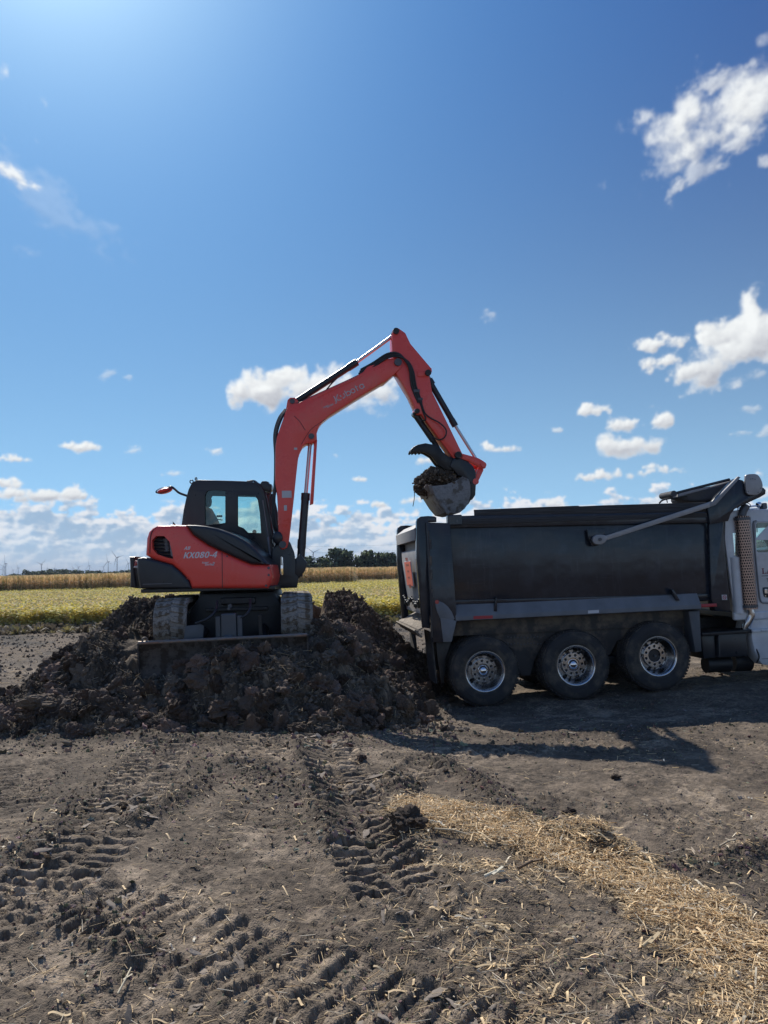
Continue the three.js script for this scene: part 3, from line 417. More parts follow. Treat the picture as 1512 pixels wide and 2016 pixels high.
// ---------- the excavator ----------
{
  const O = [-2.3, 1.02, -12.1], X = thing('excavator', 'red and black tracked excavator on the soil heap, bucket over the truck bed', 'excavator', O);
  const E = (px, py, D) => { const p = atDepth(px, py, D); return [p.x - O[0], p.y - O[1]]; }, ES = (list, D) => list.map(([x, y]) => E(x, y, D));
  const DS = 10.95, zs = -DS - O[2];               // near flank of the upper works
  // undercarriage
  const yaw = 0.12;
  const trackRoot = (name, x, label) => { const g = new THREE.Group(); g.name = name; g.position.set(x * Math.cos(yaw), -0.03, -x * Math.sin(yaw) + 0.05); g.rotation.y = yaw; X.add(g); if (label) g.userData.label = label; return g; };
  const stad = (r, half, cy, n = 20) => { const p = []; for (let i = 0; i <= n; i++) { const a = -Math.PI / 2 + Math.PI * i / n; p.push([half + r * Math.cos(a), cy + r * Math.sin(a)]); } for (let i = 0; i <= n; i++) { const a = Math.PI / 2 + Math.PI * i / n; p.push([-half + r * Math.cos(a), cy + r * Math.sin(a)]); } return p; };
  const belt = extX(stad(0.335, 1.06, 0.345), -0.225, 0.225, 0.01);
  const beltRing = ext(stad(0.335, 1.06, 0.345).map(([z, y]) => [-z, y]), -0.225, 0.225, 0.012, [stad(0.295, 1.06, 0.345).map(([z, y]) => [-z, y])]).rotateY(Math.PI / 2);
  const lugG = merge([box(0.21, 0.020, 0.075, -0.108, 0, 0.020, 0.009, [0, 0.25, 0]), box(0.21, 0.020, 0.075, 0.108, 0, -0.020, 0.009, [0, -0.25, 0])]); lugG.userData.ready = true;
  for (const [s, x] of [[-1, -0.875], [1, 0.875]]) {
    const t = trackRoot('track', x); obj('rubber_belt', beltRing, M.mud_rubber, t);
    const per = 2 * Math.PI * 0.345 + 4 * 1.06, n = 44;
    for (let i = 0; i < n; i++) {
      let d = per * i / n, z, y, a; const st = 2 * 1.06, ar = Math.PI * 0.345;
      if (d < st) { z = -1.06 + d; y = 0.345 + 0.345; a = 0; } else if (d < st + ar) { const k = (d - st) / 0.345; z = 1.06 + 0.345 * Math.sin(k); y = 0.345 + 0.345 * Math.cos(k); a = k; } else if (d < 2 * st + ar) { z = 1.06 - (d - st - ar); y = 0; a = Math.PI; } else { const k = (d - 2 * st - ar) / 0.345; z = -1.06 - 0.345 * Math.sin(k); y = 0.345 - 0.345 * Math.cos(k); a = Math.PI + k; }
      const l = obj('track_lug', lugG, M.mud_rubber, t); l.position.set(0, y, z); l.rotation.x = a;
    }
    for (const [z, r] of [[1.06, 0.28], [-1.06, 0.28], [0.55, 0.12], [0.1, 0.12], [-0.35, 0.12], [-0.75, 0.12]]) obj(r > 0.2 ? 'idler_wheel' : 'track_roller', [new THREE.CylinderGeometry(r, r, 0.30, 28).rotateZ(Math.PI / 2).translate(0, r > 0.2 ? 0.345 : 0.16, z), new THREE.CylinderGeometry(0.09, 0.09, 0.36, 16).rotateZ(Math.PI / 2).translate(0, r > 0.2 ? 0.345 : 0.16, z)], M.black_steel, t);
    obj('track_frame', box(0.24, 0.2, 1.7, 0, 0.36, 0, 0.03), M.black_steel, t);
  }
  const R = (g) => [].concat(g).map((k) => k.rotateY(yaw));
  obj('lower_frame', R([ext([[-0.66, 0.0], [0.66, 0.0], [0.70, 0.45], [0.52, 0.72], [-0.52, 0.72], [-0.70, 0.45]], -0.85, 0.85, 0.03), box(1.5, 0.16, 0.3, 0, 0.36, 0.62, 0.03), box(1.5, 0.16, 0.3, 0, 0.36, -0.6, 0.03)]), M.steel_dark, X);
  obj('swivel_fitting', R([box(0.5, 0.10, 0.16, 0.02, 0.60, 0.9, 0.02), disc(-0.2, 0.6, 0.99, 0.03, 0.03), disc(0.24, 0.6, 0.99, 0.03, 0.03), box(0.9, 0.05, 0.1, 0, 0.48, 0.9, 0.01)]), M.steel_dark, X);
  obj('frame_plate', R([ext([[-0.98, 0.10], [-0.64, 0.10], [-0.40, 0.66], [-0.56, 0.66]], 0.72, 0.80, 0.01), ext([[0.98, 0.10], [0.64, 0.10], [0.40, 0.66], [0.56, 0.66]], 0.72, 0.80, 0.01)]), M.steel_dark, X);
  obj('slew_ring', new THREE.CylinderGeometry(0.62, 0.66, 0.13, 36).translate(0, 0.71, 0), M.black_steel, X);
  // dozer blade at the near end of the tracks
  const bp = [[0.00, 0.0], [0.05, 0.0], [0.01, 0.12], [-0.015, 0.26], [0.01, 0.40], [0.055, 0.47], [0.02, 0.475], [-0.05, 0.40], [-0.065, 0.26], [-0.04, 0.12]].map(([z, y]) => [z + 1.98, y - 0.36]);
  const blade = new THREE.Group(); blade.name = 'dozer_blade'; blade.rotation.set(0, yaw * 0.6, 0.017); X.add(blade); const BL = blade;
  obj('blade_plate', extX(bp.map(([z, y]) => [z, y + 0.02]), -1.1, 1.1, 0.006), M.muddy_steel, BL);
  obj('top_edge', [rod([-1.1, 0.140, 2.012], [1.1, 0.140, 2.012], 0.026, 0.026, 14)], M.bright_edge, BL);
  obj('end_plate', box(0.02, 0.50, 0.16, -1.1, -0.11, 1.96, 0.004), M.muddy_steel, BL); obj('end_plate', box(0.02, 0.50, 0.16, 1.1, -0.11, 1.96, 0.004), M.muddy_steel, BL);
  obj('lifting_eye', new THREE.TorusGeometry(0.032, 0.012, 8, 16).rotateY(0.5).translate(-1.02, 0.175, 2.0), M.worn_steel, BL);
  for (const s of [-1, 1]) obj('push_arm', [rod([0.42 * s, 0.22, 0.7], [0.52 * s, -0.1, 1.93], 0.07, 0.06, 4)], M.black_steel, BL);
  obj('arm_plate', ext([[-0.62, -0.02], [0.62, -0.02], [0.62, 0.14], [0.45, 0.10], [0.3, 0.02], [-0.3, 0.02], [-0.45, 0.10], [-0.62, 0.14]], 1.72, 1.78, 0.008), M.black_steel, BL);
  obj('cylinder_guard', [box(0.205, 0.40, 0.10, 0.03, 0.255, 1.66, 0.02, [0, 0, 0]), box(0.10, 0.16, 0.14, 0.03, 0.09, 1.72, 0.02)], M.steel_grey, BL);
  obj('guard_wing', box(0.07, 0.36, 0.05, -0.115, 0.24, 1.66, 0.012), M.steel_grey, BL); obj('guard_wing', box(0.07, 0.36, 0.05, 0.175, 0.24, 1.66, 0.012), M.steel_grey, BL);
  obj('step_plate', ext([[-0.60, 0.05], [-0.34, 0.04], [-0.31, 0.30], [-0.36, 0.33], [-0.56, 0.31]], 1.60, 1.64, 0.01), M.steel_grey, BL);
  obj('side_bracket', box(0.05, 0.40, 0.06, 0.45, 0.22, 1.62, 0.008), M.black_steel, BL);
  obj('blade_hose', tube([[-0.17, 0.62, 1.3], [-0.16, 0.5, 1.55], [-0.25, 0.40, 1.68], [-0.42, 0.34, 1.66]], 0.018), M.hose, BL); obj('blade_hose', tube([[0.29, 0.62, 1.3], [0.31, 0.5, 1.6], [0.26, 0.42, 1.68], [0.16, 0.38, 1.66]], 0.018), M.hose, BL);
  obj('grease_nut', [disc(0.03, 0.55, 1.5, 0.028, 0.06), disc(0.03, 0.52, 1.6, 0.02, 0.1)], M.steel_grey, BL);

  // upper works: rounded shells
  const plan = (g, k = 0.13) => { const p = g.attributes.position; for (let i = 0; i < p.count; i++) { const x = p.getX(i), zz = clamp(Math.abs(p.getZ(i) - 0.07) / 1.09, 0, 1), f = clamp((-0.85 - x) / 0.45); p.setX(i, x - k * f * (1 - zz ** 3)); } g.deleteAttribute('normal'); return toCreasedNormals(g.deleteAttribute('uv'), 0.7); };
  const DR = 11.15;
  const red = ES([[287, 1093], [289, 1060], [293, 1047], [300, 1039.5], [309, 1034.5], [340, 1033], [366, 1033.5], [381, 1053], [410, 1072.5], [437, 1085], [471, 1100.5], [495, 1110.5], [531, 1111.5], [536, 1134], [533, 1148], [527, 1158.5], [376, 1159], [370, 1143], [354, 1126], [338, 1112], [302, 1101]], DS);
  const vent = ES([[299, 1055.5], [330.5, 1055], [342, 1099], [338, 1101], [300, 1088.5]], DS);
  { const cut = new Evaluator(); cut.attributes = ['position', 'normal']; cut.useGroups = false; const strip = (g) => { const h = g.index ? g.toNonIndexed() : g; h.deleteAttribute('uv'); return h; };
    const a = new Brush(strip(plan(ext(red, 0.05, zs, 0.07)))), b = new Brush(strip(ext(chaikin(vent, 1), zs - 0.11, zs + 0.1, 0))); a.updateMatrixWorld(); b.updateMatrixWorld(); obj('side_cover', cut.evaluate(a, b, SUBTRACTION).geometry, M.red_paint, X); }
  obj('vent_recess', ext(ES([[297, 1053], [333, 1053], [344, 1101], [298, 1090]], DS), 0.2, zs - 0.104, 0.002), M.cab_black, X);  // black backing plate; its colour stands for the shade inside the opening
  { const v = new THREE.Group(); v.name = 'vent_grille'; X.add(v); const a = E(299, 1055, DS), b = E(342, 1101, DS); obj('mesh_panel', ext(ES([[331, 1064], [336, 1064], [343, 1098], [334, 1094]], DS), zs - 0.08, zs - 0.06, 0.003), M.dull_grey, v); for (let i = 0; i < 6; i++) obj('slat', box(0.30, 0.012, 0.05, (a[0] + b[0]) / 2 - 0.02, a[1] + (b[1] - a[1]) * (i + 0.6) / 6.6, zs - 0.09, 0.003, [0.5, 0, 0]), M.cab_black, v); obj('filter_can', rod([E(324, 1068, DS)[0], E(0, 1068, DS)[1], zs - 0.12], [E(326, 1097, DS)[0], E(0, 1094, DS)[1], zs - 0.12], 0.055), M.steel_grey, v); }
  const hood = ES([[287, 1093], [289, 1060], [293, 1047], [300, 1039.5], [309, 1034.5], [340, 1033], [374, 1033.5], [374, 1100], [302, 1101]], DS);
  obj('engine_hood', plan(ext(hood, -0.98, 0.06, 0.07)), M.red_paint, X);
  obj('hood_seam', tube([[...E(309, 1036, DS), zs - 0.035], [...E(300, 1045, DS), zs - 0.004], [...E(296, 1060, DS), zs + 0.0015], [...E(295, 1090, DS), zs + 0.001]], 0.006, 20, 6), M.hose, X);  // black bead on the joint, painted for the shade in the gap
  obj('panel_seam', box(0.007, E(437, 1087, DS)[1] - E(437, 1157, DS)[1], 0.006, E(437.5, 1120, DS)[0], (E(437, 1087, DS)[1] + E(437, 1157, DS)[1]) / 2, zs + 0.0005, 0.001), M.hose, X);  // black bar on the joint, the shade of the gap as colour
  obj('crease_line', [box(E(532, 0, DS)[0] - E(368, 0, DS)[0], 0.005, 0.004, (E(532, 1120, DS)[0] + E(366, 1120, DS)[0]) / 2, E(440, 1120, DS)[1], zs, 0), box(E(534, 0, DS)[0] - E(372, 0, DS)[0], 0.005, 0.004, (E(534, 1137, DS)[0] + E(372, 1137, DS)[0]) / 2, E(440, 1137, DS)[1], zs, 0)], M.red_paint, X);
  const dark = ES([[367, 1033.5], [385, 1033.5], [405, 1035.5], [428, 1040], [448, 1047], [466, 1055], [480, 1063], [494, 1073], [506, 1084], [517, 1097], [524, 1106], [529, 1111], [495, 1110.5], [471, 1100.5], [437, 1085], [410, 1072.5], [381, 1053]], DS);
  obj('fuel_cover', ext(dark, 0.07, zs + 0.03, 0.05, [], 0.9), M.black_plastic, X);
  const cw = ES([[270, 1104], [272, 1099], [283, 1096.5], [303, 1102], [339, 1112], [355, 1126], [371, 1143], [377, 1159], [276, 1159], [271, 1130]], DS);
  obj('counterweight', plan(ext(cw, -0.99, zs + 0.008, 0.045), 0.10), M.black_plastic, X);
  obj('groove', [box(0.34, 0.008, 0.012, E(300, 1129, DS)[0], E(300, 1131, DS)[1], zs - 0.002, 0.002), box(0.42, 0.006, 0.012, E(310, 1150, DS)[0], E(310, 1149.5, DS)[1], zs + 0.004, 0.002)], M.dull_grey, X);
  { const t = new THREE.Group(); t.name = 'tail_lamp'; X.add(t); obj('red_lens', ext(ES([[271, 1104], [282, 1105], [279, 1113], [269, 1114]], 11.2), -11.2 - O[2] - 0.03, -11.2 - O[2] + 0.12, 0.01), M.lens_red, t); obj('clear_lens', ext(ES([[269, 1114], [279, 1113], [277, 1119], [268, 1118]], 11.2), -11.2 - O[2] - 0.03, -11.2 - O[2] + 0.12, 0.01), M.lens_clear, t); }
  obj('rear_bumper', ext(ES([[260.5, 1096], [272, 1096], [271, 1125], [276, 1158], [262, 1156], [262, 1128]], 11.7), -0.55, 0.55, 0.04), M.black_plastic, X);
  obj('latch', [disc(...E(447, 1095, DS), zs, 0.012, 0.012), disc(...E(524, 1153, DS), zs, 0.016, 0.014), disc(...E(529, 1118, DS), zs, 0.02, 0.012), disc(...E(529, 1132, DS), zs, 0.016, 0.012)], M.steel_grey, X);
  obj('floor_plate', box(1.95, 0.06, 2.02, -0.28, E(400, 1160, DS)[1] - 0.005, 0.05, 0.015), M.cab_black, X);
  obj('antenna_fin', ext(ES([[337, 1026], [344, 1033.5], [337.5, 1033.5]], 11.4), -0.1 + 0.7, -0.08 + 0.7, 0.004), M.cab_black, X);
  const hl = { depth: 0.003 };
  obj('lettering', [letters('KX080-4', 0.088, ...E(359.5, 1099.3, DS), zs - 0.001, { slant: 0.28, wide: 1.06 }), letters('AB', 0.048, ...E(362, 1082.5, DS), zs - 0.001, { slant: 0.4 })], M.lettering, X);
  obj('lettering', [letters('Super', 0.026, ...E(397, 1109.3, DS), zs - 0.001, { slant: 0.3 }), letters('Series', 0.032, ...E(403, 1113.5, DS), zs - 0.001, { slant: 0.3 }), letters('2', 0.046, ...E(417, 1113.3, DS), zs - 0.001, { slant: 0.3 })], M.lettering, X);

  // cab on the far side
  const DC = 12.0, zc = -DC - O[2], zf = zc - 1.0;
  const cab = new THREE.Group(); cab.name = 'cab'; X.add(cab);
  const outline = ES([[357, 1034], [361, 1005], [367, 977], [371, 963], [376, 953], [382, 947.5], [390, 944.5], [430, 945.5], [478, 947], [497, 948.5], [508, 955], [516, 965], [523, 985], [530, 1018], [536, 1060], [540, 1112], [357, 1112]], DC);
  const win1 = ES([[402, 1026], [402, 975], [404.5, 968], [410, 964], [420, 963], [445, 964.5], [445, 1030.5], [430, 1033], [402, 1036]], DC), win2 = ES([[466, 1036], [466, 973], [504, 973.5], [509, 985], [513, 1010], [515.5, 1051], [487, 1050], [478, 1041]], DC);
  obj('near_side_frame', ext(outline, zc - 0.06, zc, 0.012, [win1, win2]), M.cab_black, cab);
  const K = 13.0 / 12.0;   // the far side is the same cab side one metre further off
  obj('far_side_frame', ext(outline, zf, zf + 0.06, 0.012, [ES([[373, 1040], [377, 992], [383, 973], [390, 963], [504, 966], [511, 985], [517, 1020], [520, 1062], [470, 1070], [376, 1060]], DC)]), M.cab_black, cab);
  const P = (i) => outline[i];
  const shell = [3, 4, 5, 6, 7, 8, 9, 10].map(P), inner = shell.map(([x, y]) => [x + (x < -0.4 ? 0.045 : x > 0.35 ? -0.03 : 0), y - 0.05]);
  obj('roof', ext([...shell, ...inner.reverse()], zf + 0.05, zc - 0.05, 0.012), M.cab_black, cab);
  obj('rear_post', ext(ES([[357, 1034], [361, 1005], [367, 977], [371, 963], [378, 960], [366, 1034]], DC), zf + 0.05, zf + 0.12, 0.01), M.cab_black, cab); obj('rear_post', ext(ES([[357, 1034], [361, 1005], [367, 977], [371, 963], [396, 960], [396, 1034]], DC), zc - 0.2, zc - 0.05, 0.01), M.cab_black, cab);
  obj('rear_window', box(0.01, 0.55, 0.62, E(366, 1005, DC)[0], E(366, 1000, DC)[1], (zc + zf) / 2, 0, [0, 0, -0.12]), M.glass, cab);
  obj('rear_wall', ext(ES([[357, 1034], [372, 1034], [380, 1112], [357, 1112]], DC), zf + 0.05, zc - 0.05, 0.01), M.cab_black, cab);
  obj('side_window', ext(win1, zc - 0.035, zc - 0.028, 0), M.glass, cab); obj('side_window', ext(win2, zc - 0.035, zc - 0.028, 0), M.glass, cab);
  obj('door_window', ext(ES([[373, 1040], [377, 992], [383, 973], [390, 963], [504, 966], [511, 985], [517, 1020], [520, 1062], [470, 1070]], DC), zf + 0.028, zf + 0.035, 0), M.glass, cab);
  obj('windscreen', (() => { const a = E(510, 962, DC), b = E(534, 1060, DC); const L = Math.hypot(b[0] - a[0], b[1] - a[1]); return box(0.008, L, 0.84, (a[0] + b[0]) / 2, (a[1] + b[1]) / 2, (zc + zf) / 2, 0, [0, 0, Math.atan2(b[0] - a[0], a[1] - b[1])]); })(), M.glass, cab);
  obj('front_post', tube([[...E(499, 950, DC), zf + 0.03], [...E(512, 960, DC), zf + 0.03], [...E(522, 982, DC), zf + 0.03], [...E(537, 1062, DC), zf + 0.03]], 0.035), M.cab_black, cab); obj('front_post', tube([[...E(499, 950, DC), zc - 0.03], [...E(511, 958, DC), zc - 0.03], [...E(521, 980, DC), zc - 0.03], [...E(537, 1062, DC), zc - 0.03]], 0.035), M.cab_black, cab);
  obj('front_wall', ext(ES([[528, 1058], [537, 1058], [540, 1112], [530, 1112]], DC), zf + 0.05, zc - 0.05, 0.01), M.cab_black, cab);
  obj('post_highlight', rod([...E(517.5, 985, DC), zc + 0.004], [...E(529, 1060, DC), zc + 0.004], 0.008), M.dull_grey, cab);  // pale rod painted as the highlight along the front post
  obj('grab_rail', tube([[...E(529, 1058, DC), zc + 0.02], [...E(530, 1066, DC), zc + 0.05], [...E(534, 1100, DC), zc + 0.05]], 0.02), M.dull_grey, cab);
  obj('seat', [ext(chaikin(ES([[401, 985], [404, 976], [412, 977], [415, 984], [413, 997], [404, 999]], 12.45), 1), -12.45 - O[2] - 0.13, -12.45 - O[2] + 0.13, 0.03), ext(chaikin(ES([[399, 1000], [410, 997], [418, 1010], [429, 1031], [427, 1040], [400, 1042]], 12.45), 1), -12.45 - O[2] - 0.24, -12.45 - O[2] + 0.24, 0.05), ext(ES([[404, 1034], [445, 1036], [450, 1052], [404, 1054]], 12.45), -12.45 - O[2] - 0.25, -12.45 - O[2] + 0.25, 0.03)], M.seat, cab);
  obj('console', ext(ES([[418, 1032], [440, 1032], [462, 1036], [474, 1039], [484, 1050], [484, 1062], [418, 1062]], 12.2), -12.2 - O[2] - 0.1, -12.2 - O[2] + 0.06, 0.03), M.seat, cab);
  obj('control_lever', [rod([...E(500, 1056, 12.3), -12.3 - O[2]], [...E(501, 1047, 12.3), -12.3 - O[2]], 0.015), new THREE.SphereGeometry(0.035, 12, 8).translate(...E(501, 1047, 12.3), -12.3 - O[2]), rod([...E(438, 1024, 12.4), -12.4 - O[2]], [...E(428, 1022, 12.4), -12.4 - O[2]], 0.008)], M.cab_black, cab);
  obj('wiper_motor', [ext(chaikin(ES([[474, 956], [482, 953], [486, 966], [482, 977], [477, 972]], 12.2), 1), -12.25 - O[2], -12.1 - O[2], 0.02), tube([[...E(486, 960, 12.2), -12.2 - O[2]], [...E(496, 970, 12.2), -12.2 - O[2]], [...E(506, 980, 12.2), -12.2 - O[2]]], 0.01)], M.cab_black, cab);
  obj('cab_sticker', box(0.10, 0.035, 0.003, ...E(431, 1016, 12.9), zf + 0.062, 0), M.letter_black, cab);
  obj('roof_lug', [new THREE.TorusGeometry(0.026, 0.009, 8, 16).translate(...E(376.5, 948, 12.1), zc - 0.12), new THREE.TorusGeometry(0.024, 0.009, 8, 16).rotateY(1.2).translate(...E(386, 943, 12.5), zc - 0.5)], M.cab_black, cab);
  const lamp = new THREE.Group(); lamp.name = 'work_lamp'; cab.add(lamp);
  obj('lamp_box', ext(chaikin(ES([[514, 948], [529, 948], [530, 953], [536, 954], [536, 968], [529, 970], [520, 966], [514.5, 962]], 12.1), 1), -12.2 - O[2], -12.02 - O[2], 0.02), M.cab_black, lamp); obj('lamp_arm', tube([[...E(486, 948, 12.1), -12.1 - O[2]], [...E(500, 947, 12.1), -12.1 - O[2]], [...E(508, 952, 12.1), -12.1 - O[2]], [...E(516, 956, 12.1), -12.1 - O[2]]], 0.016), M.cab_black, lamp);
  const mir = new THREE.Group(); mir.name = 'round_mirror'; X.add(mir); obj('mirror_shell', [new THREE.SphereGeometry(0.079, 24, 16).scale(1, 1.28, 0.55).translate(...E(546.5, 1059, 11.7), -11.7 - O[2])], M.cab_black, mir); obj('mirror_bracket', tube([[...E(536, 1070, 11.8), -11.8 - O[2]], [...E(541, 1078, 11.8), -11.8 - O[2]], [...E(545, 1066, 11.7), -11.7 - O[2]]], 0.012), M.cab_black, mir);
  const rm = new THREE.Group(); rm.name = 'rear_mirror'; X.add(rm); obj('mirror_arm', tube([[...E(368, 976, 12.9), zf + 0.05], [...E(352, 970, 12.95), zf + 0.02], [...E(342, 962, 13), zf - 0.05], [...E(335, 958, 13), zf - 0.06], [...E(327, 960, 13), zf - 0.06]], 0.02), M.cab_black, rm);
  obj('mirror_back', new THREE.SphereGeometry(0.135, 24, 16).scale(1, 0.36, 0.8).rotateZ(0.24).translate(...E(322.5, 965.5, 13), zf - 0.06), M.red_paint, rm); obj('mirror_rim', new THREE.TorusGeometry(0.125, 0.014, 8, 28).scale(1, 0.36, 1).rotateZ(0.24).translate(...E(322.5, 965.5, 13), zf + 0.035), M.cab_black, rm);

  // front linkage in an upright plane turned a little away from the camera
  const al = 0.15, P0 = atDepth(556, 1073, 11.9), n = new THREE.Vector3(Math.sin(al), 0, Math.cos(al)), u = new THREE.Vector3(Math.cos(al), 0, -Math.sin(al));
  const B = (px, py, off = 0) => { const d = rayOf(px, py), o = P0.clone().addScaledVector(n, off), t = o.clone().sub(EYE).dot(n) / d.dot(n), q = EYE.clone().addScaledVector(d, t).sub(P0); return [q.dot(u), q.y]; }, BS = (l, off = 0) => l.map(([x, y]) => B(x, y, off));
  const into = (g, rot = 0) => [].concat(g).map((k) => k.rotateY(al).translate(P0.x - O[0], P0.y - O[1], P0.z - O[2]));
  const B3 = (px, py, z = 0) => [...B(px, py, z), z];
  const put = (name, gs, m, parent = X, label) => obj(name, into(gs), m, parent, label);
  const pin = (px, py, r, w) => disc(...B(px, py), 0, r, w);
  // swing bracket
  put('swing_bracket', [ext(BS([[536, 1083], [546, 1070], [554, 1062], [566, 1062], [572, 1070], [579, 1088], [584, 1115], [588, 1136], [586, 1148], [584, 1157], [552, 1158], [534, 1153], [533, 1110]]), -0.12, 0.12, 0.02, [BS([[550, 1096], [554, 1091.5], [559.5, 1096], [560.5, 1131], [556, 1136], [550, 1132]])])], M.cab_black);
  put('cylinder_mount', ext(BS([[582, 1100], [590, 1090], [604, 1108], [600, 1124], [589, 1138], [580, 1130]]), -0.13, 0.13, 0.02), M.cab_black);
  // boom
  const boom = new THREE.Group(); boom.name = 'boom'; X.add(boom);
  const bo = BS([[548.5, 1064], [547, 1000], [545.5, 974], [541.5, 953], [542, 900], [542.5, 880], [545, 864], [550, 849], [556, 832], [561, 817], [566, 806], [575, 799], [587, 797.5], [607, 787.5], [698.6, 745.5], [713, 737], [720, 727.5], [740, 719], [758, 712], [770, 710], [782, 713], [788, 720], [786, 729], [777, 738], [757, 755.5], [751, 757.5], [698.6, 789], [649, 820.5], [635, 832], [627, 843], [622.5, 857], [623, 868], [614, 875], [604, 875], [596, 881], [590, 893], [586.5, 905], [583, 935], [578.5, 980], [573, 1030], [569, 1064], [565, 1079], [556, 1083], [550, 1078]]);
  put('boom_box', ext(bo, -0.155, 0.155, 0.012), M.red_paint, boom);
  put('rim_plate', [ext(BS([[610, 790], [698, 749], [714, 739], [715, 742], [699, 752], [611, 793]]), -0.163, 0.163, 0.002)], M.red_paint, boom);
  put('weld_seam', [tube([B3(579, 819, 0.155), B3(590, 830, 0.155), B3(601, 847, 0.155)], 0.005), tube([B3(640, 826, 0.155), B3(612, 846, 0.155), B3(593, 875, 0.155)], 0.004)], M.letter_red, boom);
  put('cylinder_lug', [ext(BS([[562, 812], [566, 790], [571, 785.5], [580, 785.5], [586, 791], [588, 799], [575, 806]]), -0.10, -0.06, 0.005), ext(BS([[562, 812], [566, 790], [571, 785.5], [580, 785.5], [586, 791], [588, 799], [575, 806]]), 0.06, 0.10, 0.005)], M.red_paint, boom);
  const ang = (() => { const a = B(662, 790, 0.155), b = B(722, 759, 0.155); return Math.atan2(b[1] - a[1], b[0] - a[0]); })();
  // the maker's name, drawn with strokes
  { const a = B(662.5, 791.5, 0.155), S = (B(723, 760, 0.155)[0] - a[0]) / Math.cos(ang) / 5.55, w = 0.11 * S * 1.15, bar = (x0, y0, x1, y1) => { const L = Math.hypot(x1 - x0, y1 - y0) * S; return new THREE.BoxGeometry(L, w, 0.004).rotateZ(Math.atan2(y1 - y0, x1 - x0)).translate((x0 + x1) / 2 * S, (y0 + y1) / 2 * S, 0); }, arc = (cx, cy, r, a0, a1) => new THREE.RingGeometry((r - 0.06) * S, (r + 0.07) * S, 20, 1, a0, a1 - a0).translate(cx * S, cy * S, 0.002);
    const pi = Math.PI, k = [bar(0.06, 0, 0.06, 1), bar(0.72, 1.0, 0.30, 0.55), arc(0.62, 0.42, 0.36, pi * 0.75, pi * 1.45), bar(0.56, 0.07, 0.86, 0.0), bar(1.02, 0.35, 1.02, 0.72), bar(1.66, 0.14, 1.66, 0.72), arc(1.36, 0.36, 0.30, pi * 1.5, pi * 2), bar(1.16, 0.06, 1.4, 0.06), bar(1.98, 0, 1.98, 1.0), arc(2.34, 0.36, 0.32, -pi * 0.8, pi * 0.8), arc(3.15, 0.36, 0.32, 0, 2 * pi), bar(3.86, 0.0, 3.86, 0.95), bar(3.72, 0.68, 4.12, 0.68), arc(4.72, 0.36, 0.32, 0.1, 2 * pi), bar(5.06, 0.02, 5.06, 0.68)];
    put('lettering', k.map((g) => g.rotateZ(ang).translate(a[0], a[1], 0.158)), M.decal_white, boom); }
  put('lettering', [letters('Super', 0.024, 0, 0.022, 0, { slant: 0.3 }), letters('Series', 0.03, 0.05, 0, 0, { slant: 0.3 }), letters('2', 0.05, 0.20, 0, 0, { slant: 0.3 })].map((g) => g.rotateZ(ang * 1.0).translate(...B(638, 806.5, 0.155), 0.156)), M.decal_white, boom);
  put('warning_sticker', [box(0.15, 0.11, 0.003, ...B(564.5, 973, 0.155), 0.157, 0), box(0.05, 0.035, 0.003, ...B(582, 883.5, 0.155), 0.157, 0), box(0.045, 0.085, 0.003, ...B(562, 1000, 0.155), 0.157, 0)], M.decal_white, boom);
  for (const k of [[556, 1073, 0.055, 0.44], [612, 862.5, 0.045, 0.36], [780, 719, 0.06, 0.40], [575, 793, 0.04, 0.26]]) put('pin', pin(...k), M.steel_grey, boom);
  put('boom_hose', [0, 1, 2].map((i) => tube([B3(551 - i, 1050, 0.11 - i * 0.09), B3(544 - 3 * i, 1030, 0.12 - i * 0.09), B3(540 - 1.5 * i, 985, 0.12 - i * 0.09), B3(543 - i, 955, 0.12 - i * 0.09), B3(545 - 1.5 * i, 900, 0.1 - i * 0.09), B3(544.5 - 2 * i, 855, 0.1 - i * 0.09), B3(554 - 2.5 * i, 824, 0.1 - i * 0.09), B3(566 - 2 * i, 806, 0.1 - i * 0.09)], 0.021, 50)), M.hose, boom);
  put('boom_pipe', [tube([B3(568, 803, 0.12), B3(607, 784.5, 0.12), B3(700, 742, 0.12), B3(716, 731, 0.12)], 0.014, 30), tube([B3(640, 771, 0.02), B3(652, 756, 0.02), B3(664, 744, 0.02)], 0.012, 12)], M.hose, boom);
  put('boom_tube', tube([B3(533, 1060, 0.12), B3(531, 990, 0.12), B3(536, 972, 0.12), B3(541, 985, 0.13), B3(538, 1004, 0.13)], 0.012, 24), M.hose, boom);
  // lift cylinder with its red rod guard
  const lift = new THREE.Group(); lift.name = 'lift_cylinder'; X.add(lift);
  put('barrel', [rod(B3(590.5, 1122), B3(601.5, 974), 0.062), rod(B3(589, 1135), B3(591, 1112), 0.055), rod(B3(593.5, 1080), B3(594.5, 1062), 0.068), rod(B3(601, 985), B3(601.8, 971), 0.07)], M.black_plastic, lift);
  put('rod', rod(B3(602, 972), B3(611, 866), 0.030), M.rod_steel, lift); put('rod_guard', ext(BS([[610, 994], [616.5, 992], [624, 868], [618.5, 868]]), -0.09, 0.09, 0.004), M.red_paint, lift);
  put('rod_eye', pin(611.5, 864, 0.06, 0.16), M.black_plastic, lift);
  // stick cylinder
  const sc = new THREE.Group(); sc.name = 'stick_cylinder'; X.add(sc);
  put('barrel', [rod(B3(578, 794), B3(700.5, 714.5), 0.054), rod(B3(685, 724.5), B3(702.5, 713.2), 0.061), pin(576, 794, 0.065, 0.11)], M.black_plastic, sc);
  put('rod', rod(B3(701, 714), B3(771, 663), 0.030), M.rod_steel, sc);
  // stick (dipper)
  const st = new THREE.Group(); st.name = 'stick'; X.add(st);
